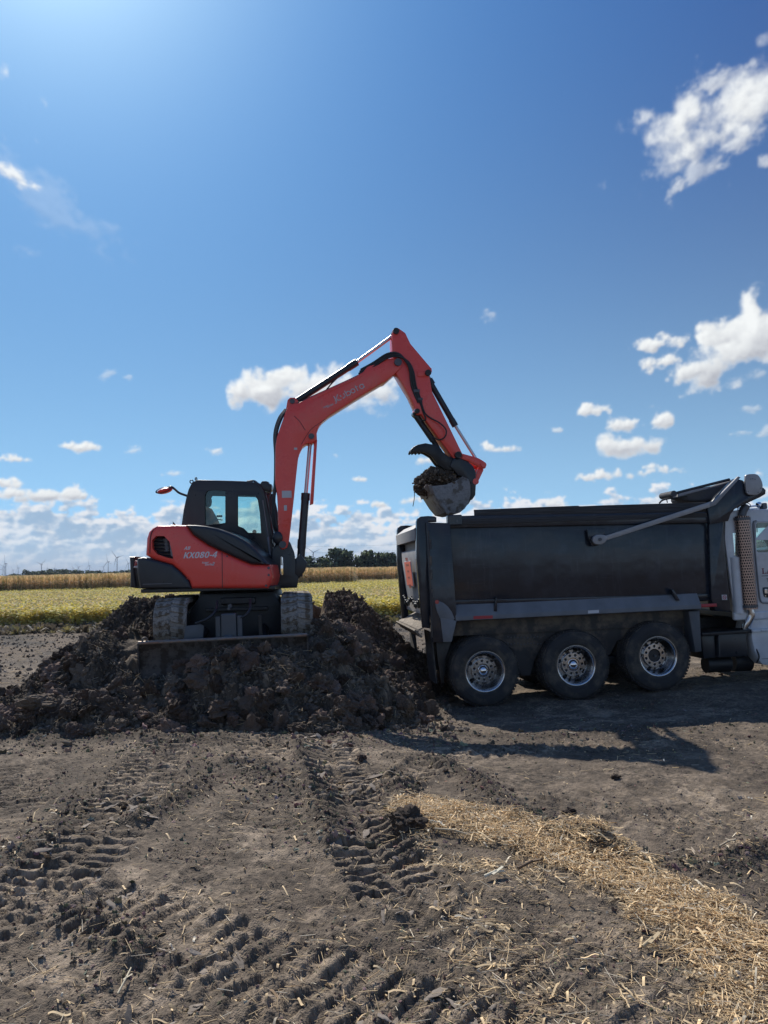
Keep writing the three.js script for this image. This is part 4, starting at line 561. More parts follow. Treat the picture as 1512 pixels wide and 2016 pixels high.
  put('stick_box', ext(BS([[769.5, 662], [771.5, 654], [776, 650], [781, 650], [787, 654], [795.5, 660], [805.5, 681], [844.5, 727], [846.5, 734], [842, 742], [848, 775], [908, 898], [905, 905], [897, 907], [888, 903], [827, 819], [818, 818.5], [813, 813.5], [815, 807], [804, 783], [777.5, 739], [770, 700]]), -0.125, 0.125, 0.012), M.red_paint, st);
  put('gusset', [ext(BS([[818, 735], [836, 735], [846, 728], [847, 736], [838, 746], [820, 746]]), -0.14, 0.14, 0.006)], M.red_paint, st);
  for (const k of [[777, 657, 0.05, 0.32], [839, 739, 0.05, 0.36], [818, 813, 0.04, 0.32], [897, 899, 0.055, 0.40]]) put('pin', pin(...k), M.black_steel, st);
  put('end_cap', ext(BS([[769.5, 660], [771.5, 653], [776, 649.5], [781, 649.5], [787, 653.5], [783, 661], [776, 663]]), -0.11, 0.11, 0.01), M.black_steel, st);
  const H = 0.135;
  put('stick_hose', [0, 1, 2].map((i) => tube([B3(706 + 2 * i, 736 - 4 * i, 0.12), B3(735, 722 - 4 * i, 0.14), B3(762, 705 - 4 * i, 0.18), B3(784, 702 - 3 * i, 0.19), B3(803 - 1 * i, 712 + 1 * i, 0.18), B3(813 - 3 * i, 730, 0.17), B3(818 - 4 * i, 757, H + 0.01), B3(824 - 4 * i, 775, H), B3(830 - 3 * i, 793, H)], 0.018, 60)), M.hose, st);
  put('thumb_hose', [tube([B3(829, 790, H), B3(836, 812, H + 0.02), B3(848, 823, H + 0.03), B3(866, 833, H + 0.05), B3(878, 846, H + 0.05), B3(876, 860, H + 0.04), B3(864, 866, H), B3(852, 860, H - 0.05)], 0.012, 50), tube([B3(827, 792, H), B3(834, 814, H), B3(838, 826, H), B3(830, 830, 0.05), B3(836, 845, 0.1), B3(846, 858, 0.09)], 0.012, 40)], M.hose, st);
  put('hose_clamp', [box(0.10, 0.05, 0.05, ...B(820, 770, H), H, 0.008), box(0.08, 0.04, 0.05, ...B(827, 786, H), H, 0.008)], M.steel_grey, st);
  // bucket cylinder, links, thumb
  const bc = new THREE.Group(); bc.name = 'bucket_cylinder'; X.add(bc);
  put('barrel', [rod(B3(840, 741), B3(895.5, 837), 0.048), rod(B3(845, 747), B3(851, 757), 0.056), rod(B3(889, 826), B3(896.5, 839), 0.054)], M.black_plastic, bc); put('rod', rod(B3(895, 836), B3(945, 916), 0.026), M.rod_steel, bc);
  put('bucket_link', [-0.15, 0.11].map((z) => ext(BS([[907, 896], [922, 900], [938, 905], [948, 911], [953, 918], [951, 924], [945, 926], [932, 918], [918, 911], [905, 906]]), z, z + 0.04, 0.008)), M.red_paint);
  put('tipping_link', [-0.10, 0.05].map((z) => ext(BS([[938, 922], [946, 919], [949, 927], [941, 944], [934, 957], [930, 952], [934, 936]]), z, z + 0.05, 0.008)), M.red_paint);
  put('link_pin', [pin(946.5, 918, 0.045, 0.36), pin(932, 950, 0.05, 0.3)], M.red_paint);
  put('coupler', ext(BS([[889, 904], [900, 903], [918, 911], [927, 919], [933, 932], [933, 958], [932, 976], [926, 985], [921, 980], [921, 952], [908, 941], [897, 938], [890, 928], [882, 920]]), -0.14, 0.14, 0.02), M.cab_black);
  const th = new THREE.Group(); th.name = 'thumb'; X.add(th);
  put('thumb_jaw', [-0.11, 0.05].map((z) => ext(BS([[805.5, 892], [807, 887], [812, 881.5], [820, 877.5], [835, 874.5], [848, 877], [858, 877.5], [866, 886], [872, 896], [880, 901], [897, 904], [903, 912], [898, 926], [880, 928], [868, 923], [858, 915], [847, 900], [836, 893.5], [830, 891.5], [827, 894], [824, 891], [820, 894.5], [817, 891.5], [813, 894.5], [811, 892], [807.5, 894.5]]), z, z + 0.06, 0.008)), M.black_steel, th);
  put('cross_plate', [ext(BS([[848, 879], [862, 884], [886, 903], [892, 912], [870, 921], [852, 904]]), -0.06, 0.06, 0.008)], M.black_steel, th);
  const tc = new THREE.Group(); tc.name = 'thumb_cylinder'; X.add(tc); put('barrel', [rod(B3(820, 820), B3(853, 868), 0.052), pin(819, 816, 0.06, 0.1)], M.black_plastic, tc); put('rod', rod(B3(853, 868), B3(866, 890), 0.042), M.black_steel, tc);
  // bucket
  const bk = new THREE.Group(); bk.name = 'bucket'; X.add(bk);
  const sideP = BS([[921, 945], [909, 938.5], [896, 947], [877, 955], [848, 958], [844, 960], [852, 976], [864, 995], [876, 1009], [891, 1012], [903, 1010], [913, 1002], [920, 991], [924, 975], [924, 955]], 0.33);
  const zb = 0.40; put('side_plate', [ext(sideP, zb - 0.03, zb, 0.005)], M.bucket_steel, bk); put('side_plate', [ext(sideP, -zb, -zb + 0.03, 0.005)], M.bucket_steel, bk);
  const shellO = BS([[844, 960], [852, 976], [864, 995], [876, 1009], [891, 1012], [903, 1010], [913, 1002], [920, 991], [924, 975], [924, 955], [921, 945]], 0.33), shellI = shellO.map(([x, y], i) => { const c = B(893, 968, 0.33), d = Math.hypot(x - c[0], y - c[1]); return [x + (c[0] - x) * 0.03 / d, y + (c[1] - y) * 0.03 / d]; });
  put('bucket_shell', ext([...shellO, ...shellI.reverse()], -zb + 0.002, zb - 0.002, 0.004), M.bucket_steel, bk);
  put('cutting_edge', ext(BS([[840, 957], [847, 955.5], [853, 972], [848, 975]], 0.33), -zb - 0.02, zb + 0.02, 0.006), M.worn_steel, bk);
  put('wear_strip', [ext(BS([[844, 961], [848, 959], [884, 1011], [878, 1013]], 0.33), zb - 0.01, zb + 0.014, 0.004)], M.bucket_steel, bk);
  put('rib', [-0.25, 0, 0.22].map((z) => ext(BS([[918, 948], [926, 950], [932, 962], [933, 977], [926, 990], [916, 1000], [921, 985], [923, 965]], 0.33), z, z + 0.03, 0.004)), M.black_steel, bk);
  for (let i = 0; i < 5; i++) { const z = -zb + 0.06 + i * (2 * zb - 0.12) / 4; put('tooth', ext(BS([[834, 960], [838, 953.5], [849, 957], [848, 966], [842, 968]], 0.33), z - 0.04, z + 0.04, 0.012), M.worn_steel, bk); }
  // the soil it carries
  const bl = thing('soil_load', 'dark lumpy soil filling the excavator bucket above the truck', 'soil load', O);
  const c0 = new THREE.IcosahedronGeometry(1, 30); { const p = c0.attributes.position, v = new THREE.Vector3(); for (let i = 0; i < p.count; i++) { v.fromBufferAttribute(p, i); const r = 0.72 + 0.55 * (fbm3(v.x * 2 + 5, v.y * 2, v.z * 2, 3) - 0.35) + 0.42 * (fbm3(v.x * 6.5, v.y * 6.5 + 4, v.z * 6.5, 4, 0.62) - 0.5); p.setXYZ(i, v.x * r, v.y * r, v.z * r); } c0.deleteAttribute('normal'); c0.deleteAttribute('uv'); }
  const lump = (px, py, sx, sy, sz, rz, name) => put(name, toCreasedNormals(c0.clone().scale(sx, sy, sz).rotateZ(rz).translate(...B(px, py), 0), 0.5), CM[1], bl);
  lump(868, 957, 0.44, 0.25, 0.44, 0.1, 'packed_soil'); lump(838, 956, 0.24, 0.22, 0.36, 0.9, 'clod'); lump(852, 934, 0.20, 0.15, 0.3, 0.2, 'clod'); lump(878, 936, 0.15, 0.10, 0.25, 0.6, 'clod'); lump(828, 962, 0.12, 0.13, 0.3, 1.2, 'clod');
  { const r = rngOf(71), list = []; for (let i = 0; i < 900; i++) { const t = r(), [x, y] = B(822 + 66 * t, 966 - 38 * Math.sin(Math.PI * (0.25 + 0.6 * t)) + 22 * r()), z = (r() - 0.5) * 0.84, s = 0.012 + 0.03 * r() ** 2, p = new THREE.Vector3(x, y, z).applyAxisAngle(new THREE.Vector3(0, 1, 0), al).add(P0).sub(V(O)); list.push([p.x, p.y, p.z, s, spin(r), soilTint(r)]); } scatter('soil_crumbs', crumbGeo, M.crumb, list, bl); }
  put('hanging_root', tube([B3(816, 968, 0.3), B3(815.5, 982, 0.31), B3(813, 997, 0.3)], 0.006, 12), M.clod, bl);
}

// ---------- the dump truck ----------
{
  const psi = 0.113, beta = 0.015, O = atDepth(956, 1390, 11.3);
  const f = new THREE.Vector3(Math.cos(psi) * Math.cos(beta), Math.sin(beta), -Math.sin(psi) * Math.cos(beta)), l = new THREE.Vector3(Math.sin(psi), 0, Math.cos(psi)), up = l.clone().cross(f).normalize();
  const K = thing('dump_truck', 'black dump truck with white cab and orange placard on its tailgate, parked beside the heap', 'dump truck', O.toArray());
  K.quaternion.setFromRotationMatrix(new THREE.Matrix4().makeBasis(f, up, l));
  const T = (px, py, z = 0) => { const d = rayOf(px, py), o = O.clone().addScaledVector(l, z), t = o.clone().sub(EYE).dot(l) / d.dot(l), q = EYE.clone().addScaledVector(d, t).sub(O); return [q.dot(f), q.dot(up)]; }, TS = (list, z = 0) => list.map(([x, y]) => T(x, y, z));
  const T3 = (px, py, z) => [...T(px, py, z), z];
  const W = 2.44, ZF = -W;                          // far flank
  const part = (n, g, m, p = K, lab) => obj(n, g, m, p, lab);
  const grp = (n, p = K) => { const g = new THREE.Group(); g.name = n; p.add(g); return g; };

  // wheels
  const tyreProfile = [[0.292, -0.03], [0.30, -0.012], [0.34, -0.004], [0.40, 0.0], [0.455, -0.006], [0.487, -0.022], [0.505, -0.045], [0.511, -0.075], [0.511, -0.20], [0.505, -0.235], [0.48, -0.26], [0.40, -0.275], [0.30, -0.26], [0.292, -0.24]].map(([r, z]) => new THREE.Vector2(r, -z));
  const tyreG = (() => { const gs = [new THREE.LatheGeometry(tyreProfile, 64).rotateX(-Math.PI / 2).scale(1, 1, 1)]; for (let i = 0; i < 64; i++) { const a = i / 64 * 2 * Math.PI; for (const [z, w] of [[-0.062, 0.05], [-0.14, 0.06], [-0.22, 0.05]]) gs.push(new THREE.BoxGeometry(0.036, 0.016, w).translate(0, 0.515, z).rotateZ(a + (z < -0.1 ? 0.04 : 0))); } for (const r of [0.475, 0.40, 0.335]) gs.push(new THREE.TorusGeometry(r, 0.003, 6, 72).translate(0, 0, r > 0.45 ? -0.012 : 0.0)); return merge(gs); })(); tyreG.userData.ready = true;
  const rimG = merge([new THREE.LatheGeometry([[0.298, 0.03], [0.305, 0.022], [0.300, 0.014], [0.285, 0.018], [0.272, 0.032], [0.262, 0.06], [0.255, 0.10], [0.235, 0.165], [0.215, 0.19]].map(([r, z]) => new THREE.Vector2(r, z)), 56).rotateX(-Math.PI / 2)]); rimG.userData.ready = true;
  const holes = (n, R, r, a0 = 0) => Array.from({ length: n }, (_, i) => ellipse(R * Math.cos(a0 + 2 * Math.PI * i / n), R * Math.sin(a0 + 2 * Math.PI * i / n), r, r, 14));
  const discG = merge([ext(ellipse(0, 0, 0.238, 0.238, 56), -0.21, -0.192, 0.004, [...holes(10, 0.206, 0.029), ellipse(0, 0, 0.10, 0.10, 32)], 0.3)]), hubRingG = merge([ext(ellipse(0, 0, 0.172, 0.172, 48), -0.194, -0.150, 0.0025, [...holes(10, 0.138, 0.020, 0.3), ellipse(0, 0, 0.098, 0.098, 32)], 0.3)]); hubRingG.userData.ready = true; discG.userData.ready = true;
  const backG = merge([disc(0, 0, -0.235, 0.25, 0.02, 40)]); backG.userData.ready = true;
  const nutG = merge([...holes(10, 0.136, 0.0165, 0.3).map((h) => { const c = h.reduce((a, p) => [a[0] + p[0] / h.length, a[1] + p[1] / h.length], [0, 0]); return disc(c[0], c[1], -0.175, 0.017, 0.012, 6); }), disc(0, 0, -0.2, 0.10, 0.03, 32)]); nutG.userData.ready = true;
  const capG = merge([new THREE.SphereGeometry(0.075, 28, 14, 0, Math.PI * 2, 0, Math.PI / 2).rotateX(Math.PI / 2).scale(1, 1, 0.9).translate(0, 0, -0.165), disc(0, 0, -0.17, 0.092, 0.016, 32)]); capG.userData.ready = true;
  const boltG = merge([disc(0.02, -0.01, -0.17, 0.018, 0.03, 12)]); boltG.userData.ready = true;
  const wheel = (x, y, z, cap, turn, flip) => { const w = grp('wheel'); w.position.set(x, y, z); w.rotation.set(0, flip ? Math.PI : 0, 0); part('tyre', tyreG, M.rubber, w); part('rim', rimG, M.alloy, w); const d = part('wheel_disc', discG, M.shaded_alloy, w); d.rotation.z = turn; const hr = part('hub_ring', hubRingG, M.alloy, w); hr.rotation.z = turn; part('brake_drum', backG, M.black_steel, w); const n = part('wheel_nuts', nutG, M.cab_black, w); n.rotation.z = turn; if (cap) part('hub_cap', capG, M.chrome, w); else part('hub_bolt', boltG, M.steel_grey, w); return w; };
  const c1 = T(956, 1322.5), c2 = T(1135.5, 1310.5), c3 = T(1297.5, 1292.5);
  [[c1, 1, 0.1], [c2, 1, 0.35], [c3, 0, 0.6]].forEach(([c, cap, t], i) => { wheel(c[0], c[1], 0, cap, t); wheel(c[0], c[1] + 0.01, -0.31, 0, t); wheel(c[0], c[1], ZF, cap, t, true); wheel(c[0], c[1], ZF + 0.31, 0, t, true); part('axle', rod([c[0], c[1], -0.2], [c[0], c[1], ZF + 0.2], 0.075), M.black_steel); });
  const c4 = [c3[0] + 4.1, c3[1] + 0.02]; wheel(c4[0], c4[1], 0.02, 1, 0.2); wheel(c4[0], c4[1], ZF - 0.02, 1, 0.2, true);

  // body side, near: dims from the measured corners
  const zP = -0.075;                                // face of the side panel
  const railT = 1037, xR = T(886, 1100)[0], xFr = T(1398, 1100)[0];
  const sideTop = (px) => 1038 - (px - 886) * 0.0185;   // underside of the top rail in the picture
  const A = (px, py, z = 0) => T(px, py, z);
  const body = grp('dump_body');
  part('side_panel', ext([A(884, 1036, zP), A(1389, 1027, zP), A(1401, 1182, zP), A(893, 1196, zP)], zP - 0.05, zP, 0.004), M.body_black, body);
  part('panel_crease', [ext([A(893, 1182, zP), A(893, 1190, zP), A(1404, 1176, zP), A(1404, 1168.5, zP)], zP, zP + 0.012, 0.005)], M.body_black, body);
  part('top_rail', ext([A(884, 1016, 0), A(936, 1014.5, 0), A(1396, 1007, 0), A(1398, 1029, 0), A(886, 1039, 0)], -0.11, -0.02, 0.015), M.body_black, body);
  part('side_board', ext([A(935, 1003), A(940, 1003), A(1060, 998), A(1140, 995), A(1143, 996.2), A(1190, 994.3), A(1300, 991), A(1392, 988), A(1396, 1008), A(936, 1016)], -0.085, -0.035, 0.006), M.board, body);
  part('side_board', ext([A(888, 1022), A(1392, 1009.5), A(1393, 1018), A(888, 1034)], -0.022, -0.006, 0.004), M.board, body);
  const skTop = [[893, 1191.5], [1404, 1177]], skBot = [[897, 1222], [1374, 1201.5]];
  { // the skirt leans out below the panel
    const q = [A(...skTop[0], zP), A(...skTop[1], zP), A(...skBot[1], 0.03), A(...skBot[0], 0.03)], y0 = q[0][1], y1 = q[3][1];
    const prof = [[zP - 0.05, y0 + 0.01], [zP + 0.006, y0 + 0.008], [0.025, y1 + 0.07], [0.03, y1 + 0.06], [0.03, y1], [-0.03, y1 - 0.012], [zP - 0.05, y1]];
    part('skirt', extX(prof, q[0][0], q[2][0] + 0.06, 0.006), M.ledge_grey, body); }  // lighter than the body: sky light on the upward slope put into colour
  part('inner_slope', ext([A(893, 1219, -0.25), A(1372, 1199, -0.25), A(1358, 1232, -0.25), A(1250, 1236, -0.25), A(893, 1252, -0.25)], -0.30, -0.24, 0.004), M.body_dusty, body);
  part('side_rib', [ext([A(975.5, 1178, 0), A(978, 1176, 0), A(978, 1204, 0), A(972, 1203, 0)], zP, 0.012, 0.003)], M.body_black, body); part('side_rib', [ext([A(1322, 1162, 0), A(1325, 1160, 0), A(1338, 1182, 0), A(1331, 1182, 0)], zP, 0.012, 0.003)], M.body_black, body);
  // front bolster and headboard
  part('front_bolster', ext([A(1397, 1028), A(1426, 1024), A(1427, 1042), A(1430, 1097), A(1441, 1204), A(1410, 1203), A(1402, 1180)], -0.18, -0.02, 0.012), M.body_black, body);
  const xh = A(1425, 1100)[0], yb = A(893, 1200)[1], yt = A(1100, 1000)[1];
  part('headboard', box(0.08, yt - yb + 0.1, W - 0.2, xh, (yt + yb) / 2, ZF / 2, 0.01), M.body_black, body);
  part('floor', box(xh - A(893, 1200)[0], 0.1, W - 0.5, (xh + A(893, 1200)[0]) / 2, yb - 0.02, ZF / 2, 0.01), M.body_black, body);
  part('far_side', ext([A(884, 1036), A(1400, 1026.5), A(1404, 1182), A(893, 1196)], ZF, ZF + 0.06, 0.004), M.body_black, body); part('far_rail', ext([A(884, 1016, 0), A(1396, 1003, 0), A(1398, 1029, 0), A(886, 1039, 0)], ZF + 0.02, ZF + 0.11, 0.015), M.body_black, body);
  part('soil_in_bed', [ext(chaikin([[A(893, 1100)[0], A(893, 1120)[1]], [A(1000, 1100)[0], A(893, 1060)[1]], [A(1200, 1100)[0], A(893, 1050)[1]], [A(1400, 1100)[0], A(893, 1080)[1]], [A(1400, 1100)[0], yb], [A(893, 1100)[0], yb]], 2), ZF + 0.1, -0.16, 0.1)], M.clod, body);
  // rear corner: bolster, tailgate post and its rounded head
  part('rear_bolster', ext([A(838, 1028.5), A(885.5, 1030), A(897, 1186), A(898, 1222), A(889, 1262), A(852, 1265), A(849, 1225), A(846, 1190)], -0.13, 0.022, 0.012), M.body_black, body);
  part('bolster_foot', ext([A(866, 1216), A(898, 1222), A(888.5, 1263), A(872, 1263.5)], 0.02, 0.035, 0.006), M.ledge_grey, body);
  part('corner_gusset', ext(chaikin([A(868, 1183), A(886, 1198), A(897, 1224), A(868, 1222), A(858, 1200), A(856, 1186)], 1), 0.021, 0.032, 0.004), M.ledge_grey, body);
  part('marker_lamp', [disc(...A(859.5, 1185), 0.028, 0.030, 0.014, 24)], M.lens_red, body);
  part('rail_end', box(0.22, 0.16, 0.14, A(898, 1024)[0] - 0.02, A(898, 1024)[1], -0.05, 0.02), M.body_black, body);
  part('board_bolt', disc(...A(899, 1026), 0.02, 0.018, 0.02), M.steel_grey, body);
  part('hinge_bead', [rod([...A(843, 1046), 0.026], [...A(850, 1255), 0.026], 0.010, 0.010, 6), ...[1062, 1095, 1122, 1160].map((py) => rod([...A(846 + (py - 1060) * 0.03, py), 0.026], [...A(846.5 + (py - 1060) * 0.03, py + 18), 0.026], 0.020, 0.020, 8))], M.body_dusty, body);
  const ears = (z0, z1, name) => part(name, ext([A(821, 1100), A(821.2, 1026), A(823.5, 1020), A(829, 1016.5), A(843, 1015.3), A(856, 1016), A(860.5, 1018), A(860.5, 1027), A(845, 1027.2), A(843.5, 1100), A(848, 1238), A(833.5, 1236)], z0, z1, 0.008), M.body_black, gate);
  const gate = grp('tailgate');
  ears(-0.16, -0.04, 'gate_post'); ears(ZF + 0.04, ZF + 0.16, 'gate_post');
  const gx = A(827, 1100)[0], at = (px, py) => A(px, py)[1], gx2 = A(835, 1200)[0];
  const lean = Math.atan2(gx2 - gx, 1);             // the gate hangs nearly plumb
  const gy = (py) => A(830, py)[1], gl = (py) => gx + 0.075 + (gy(1100) - gy(py)) * 0.085;
  const plate = (name, py0, py1, z0, z1, out, t, m) => part(name, ext([[gl(py0) - out, gy(py0)], [gl(py1) - out, gy(py1)], [gl(py1) - out + t, gy(py1)], [gl(py0) - out + t, gy(py0)]], z0, z1, 0.006), m, gate);
  plate('top_beam', 1040, 1062, ZF + 0.16, -0.16, 0.09, 0.14, M.gate_grey); part('beam_slope', ext([[gl(1040) - 0.09, gy(1040) + 0.002], [gl(1028) + 0.06, gy(1026)], [gl(1028) + 0.10, gy(1026)], [gl(1040) + 0.05, gy(1040)]], ZF + 0.17, -0.17, 0.006), M.gate_grey, gate);
  plate('gate_sheet', 1062, 1205, ZF + 0.14, -0.14, -0.05, 0.03, M.gate_grey);
  // the raised boat-shaped panel, in the gate's own plane
  { const sh = [[0.86, 1.0], [0.94, 0.55], [0.92, 0.1], [0.90, -0.4], [0.76, -0.92], [-0.76, -0.92], [-0.90, -0.4], [-0.92, 0.1], [-0.94, 0.55], [-0.86, 1.0]], hy = (gy(1080) - gy(1190)) / 1.92, cy = gy(1080) - hy, g = ext(sh.map(([z, y]) => [z * 0.97, y * hy + cy]), 0, 0.05, 0.008).rotateY(-Math.PI / 2).translate(0, 0, ZF / 2); const p = g.attributes.position; for (let i = 0; i < p.count; i++) p.setX(i, p.getX(i) + gx + 0.05 + (gy(1100) - p.getY(i)) * 0.085 + 0.02); part('raised_panel', g, M.gate_grey, gate); }
  plate('bottom_beam', 1190, 1214, ZF + 0.16, -0.16, 0.06, 0.16, M.gate_grey); 
  { const sg = grp('warning_placard', gate); sg.userData.label = 'orange placard with pale border on the tailgate'; const mk = (w, h, t, out, m, n) => { const b = box(t, h, w, gl(1125) - out, gy(1129.5), -1.12, 0.003, [0, 0, 0.085]); part(n, b, m, sg); }; mk(0.72, 0.415, 0.012, 0.10, M.decal_white, 'border'); mk(0.67, 0.385, 0.006, 0.1085, M.placard_orange, 'face'); for (const [y, h, w] of [[0.235, 0.05, 0.26], [0.14, 0.035, 0.3], [0.04, 0.03, 0.2], [-0.06, 0.03, 0.24], [-0.2, 0.06, 0.22]]) part('print', box(0.002, h, w, gl(1125) - 0.1085 - 0.0032 - y * 0.085, gy(1129.5) + y, -1.12, 0, [0, 0, 0.085]), M.reflect_red, sg);
 }
  { const ch = grp('gate_chain', gate); for (let i = 0; i < 26; i++) { const t = i / 25, z = ZF + 0.35 + t * (W - 0.65), y = gy(1190) - 0.09 * Math.sin(Math.PI * t * 2) ** 2 + 0.04; part('chain_link', linkG(), M.black_steel, ch).position.set(gl(1190) - 0.115, y, z); ch.children[i].rotation.set(i % 2 ? 1.57 : 0.2, 0, 0.3); } for (const z of [-0.45, -0.75, -1.5, -1.95]) part('chain_hook', [box(0.03, 0.09, 0.06, gl(1195) - 0.115, gy(1194), z, 0.01, [0.4, 0, 0])], M.black_steel, ch); }
  function linkG() { const k = linkG; if (!k.g) { k.g = merge([new THREE.TorusGeometry(0.042, 0.011, 6, 14).scale(1, 0.7, 1).rotateY(Math.PI / 2)]); k.g.userData.ready = true; } return k.g; }
  part('spreader_apron', [ext([[gl(1214) + 0.10, gy(1222)], [gl(1214) - 0.20, gy(1240)], [gl(1214) - 0.205, gy(1243)], [gl(1214) + 0.10, gy(1226)]], ZF + 0.10, -0.12, 0.004), box(0.03, 0.15, W - 0.25, gl(1214) - 0.20, gy(1249), ZF / 2, 0.008, [0, 0, 0.75])], M.tan_mud, body);
  for (const [z, px] of [[-0.35, 855], [ZF + 0.4, 840]]) part('mud_flap', box(0.025, 0.75, 0.6, T(858, 1290, 0)[0] - 0.02, T(858, 1296, 0)[1], z, 0.008, [0, 0, 0.06]), M.rubber, body);
  part('rear_fender', ext([A(858, 1262, -0.1), A(890, 1258, -0.1), A(876, 1300, -0.1), A(874, 1345, -0.1), A(868, 1345, -0.1), A(862, 1300, -0.1)], -0.14, -0.1, 0.004), M.black_steel, body);

  // chassis and fenders
  part('chassis_rail', [box(7.4, 0.26, 0.09, c2[0] + 1.9, 0.92, -0.82, 0.01), box(7.4, 0.26, 0.09, c2[0] + 1.9, 0.92, ZF + 0.82, 0.01)], M.black_steel);
  part('fender_sheet', ext([A(940, 1244, -0.28), A(1352, 1228, -0.28), A(1352, 1248, -0.28), A(1232, 1256, -0.28), A(1215, 1262, -0.28), A(1200, 1290, -0.28), A(1072, 1262, -0.28), A(1052, 1300, -0.28), A(1044, 1330, -0.28), A(1026, 1330, -0.28), A(1010, 1278, -0.28), A(972, 1256, -0.28)], -0.32, -0.28, 0.003), M.body_dusty);
  { const r = rngOf(8); for (let i = 0; i < 22; i++) part('rivet', disc(...A(1000 + (i % 11) * 6.5, 1253 + Math.floor(i / 11) * 13 + 3 * r(), -0.28), -0.276, 0.011, 0.012, 10), M.steel_grey); }
  part('fender_flap', ext([A(1352, 1203, -0.1), A(1375, 1201, -0.1), A(1379, 1282, -0.1), A(1366, 1284, -0.1), A(1362, 1262, -0.1)], -0.5, -0.05, 0.02), M.steel_grey);
  part('suspension_arm', [box(0.5, 0.16, 0.2, (c1[0] + c2[0]) / 2, 0.42, -0.5, 0.04), box(0.5, 0.16, 0.2, (c2[0] + c3[0]) / 2, 0.5, -0.5, 0.04), new THREE.CylinderGeometry(0.12, 0.12, 0.22, 16).translate((c1[0] + c2[0]) / 2 + 0.15, 0.6, -0.5)], M.black_steel);
  // reflectors
  const strip = (n, x0, y0, x1, y1, m) => part(n, ext([A(x0, y0 - 3, 0.03), A(x1, y1 - 3, 0.03), A(x1, y1 + 3, 0.03), A(x0, y0 + 3, 0.03)], 0.03, 0.034, 0), m);
  strip('reflector', 932, 1216, 970, 1214.5, M.reflect_red); strip('reflector', 1157.5, 1205, 1179, 1203.5, M.reflect_white); part('reflector', ext([A(1375, 1189.5, 0), A(1410, 1188, 0), A(1411, 1194, 0), A(1376, 1196, 0)], -0.02, 0.012, 0.003), M.reflect_red);
  part('square_sticker', [ext([A(1422, 1171, 0), A(1432, 1171, 0), A(1433, 1181, 0), A(1423, 1181, 0)], -0.02, -0.016, 0)], M.decal_white); part('sticker_emblem', [new THREE.TorusGeometry(0.026, 0.005, 6, 20).translate(...A(1427.5, 1176, 0), -0.015), box(0.034, 0.008, 0.002, ...A(1427.5, 1176, 0), -0.0145, 0, [0, 0, -0.7])], M.reflect_red);

  // tarp gear
  const tarp = grp('tarp_system');
  part('arm_mount', [ext([A(1156, 1042), A(1190, 1040), A(1191, 1052), A(1178, 1074), A(1166, 1074), A(1158, 1058)], -0.04, 0.0, 0.006)], M.body_black, tarp);
  part('spring_disc', [ext(chaikin([A(1162, 1062), A(1166, 1054.5), A(1178, 1052.5), A(1191, 1055), A(1191.5, 1064), A(1182, 1072.5), A(1170, 1073), A(1164, 1069)], 2), 0.03, 0.09, 0.012)], M.arm_alu, tarp); part('pivot_pin', [disc(...A(1176.5, 1062.5), 0.09, 0.026, 0.03)], M.steel_grey, tarp);
  part('lower_arm', ext([A(1189, 1055), A(1392, 989), A(1392, 999.5), A(1191, 1064)], 0.035, 0.085, 0.008), M.arm_alu, tarp);
  part('upper_arm', ext([A(1388, 990), A(1401, 987), A(1448, 939), A(1453, 941), A(1404, 995), A(1390, 1000)], 0.025, 0.075, 0.006), M.dull_grey, tarp);
  part('cab_shield', ext([A(1392, 998), A(1412, 975), A(1448, 942), A(1462, 946), A(1470, 965), A(1490, 962), A(1502, 960), A(1507, 965), A(1506, 973), A(1496, 979), A(1446, 1002), A(1438, 1012), A(1433, 1026), A(1397, 1032)], -0.10, 0.015, 0.01), M.body_black, tarp);
  part('shield_roof', ext([A(1446, 1001), A(1500, 974), A(1506, 966), A(1500, 966), A(1440, 996)], ZF + 0.1, -0.1, 0.006), M.body_black, tarp);
  part('end_cap', ext(chaikin([A(1462.5, 939), A(1466, 934.5), A(1485, 933.6), A(1492, 940), A(1497.5, 953), A(1497, 964), A(1492, 972), A(1484, 975.5), A(1470, 975), A(1465, 970)], 1), 0.02, 0.06, 0.006), M.arm_alu, tarp);
  part('cap_screw', [[1473, 944], [1477, 943.5], [1482, 944.5], [1493, 962], [1488, 970], [1469, 968]].map(([x, y]) => disc(...A(x, y), 0.062, 0.008, 0.006, 8)), M.steel_grey, tarp);
  part('tarp_roll', [rod([...A(1480, 955), 0.01], [...A(1480, 955), ZF], 0.085, 0.085, 20)], M.tarp, tarp);
  const cr = (x0, y0, x1, y1, z, r) => rod([...A(x0, y0, z), z], [...A(x1, y1, z), z], r);
  part('folded_tarp', (() => { const r = rngOf(9), gs = []; for (let i = 0; i < 7; i++) { const z = -0.35 - i * 0.24; gs.push(ext(chaikin([A(1327, 985, z), A(1334, 972, z), A(1360, 967, z), A(1400, 958, z), A(1432, 948 - 2 * r(), z), A(1450, 942, z), A(1452, 962, z), A(1420, 984, z), A(1370, 991, z)], 1), z - 0.13, z + 0.13, 0.05)); } return gs; })(), M.tarp, tarp);
  part('tarp_bow', [cr(1326, 972, 1436, 944, -0.14, 0.022), cr(1322, 982, 1352, 976, -0.2, 0.018)], M.cab_black, tarp); part('bow_end', [rod([...A(1327, 972, -0.1), -0.1], [...A(1327, 972, -0.1), -0.5], 0.05)], M.tarp, tarp);
  part('tarp_lit_edge', ext([A(1334, 978, -0.12), A(1395, 962, -0.12), A(1399, 957, -0.12), A(1365, 964, -0.12), A(1336, 972, -0.12)], -0.16, -0.12, 0.01), M.dull_grey, tarp);  // pale strip: the sunlit top of the tarp put into colour
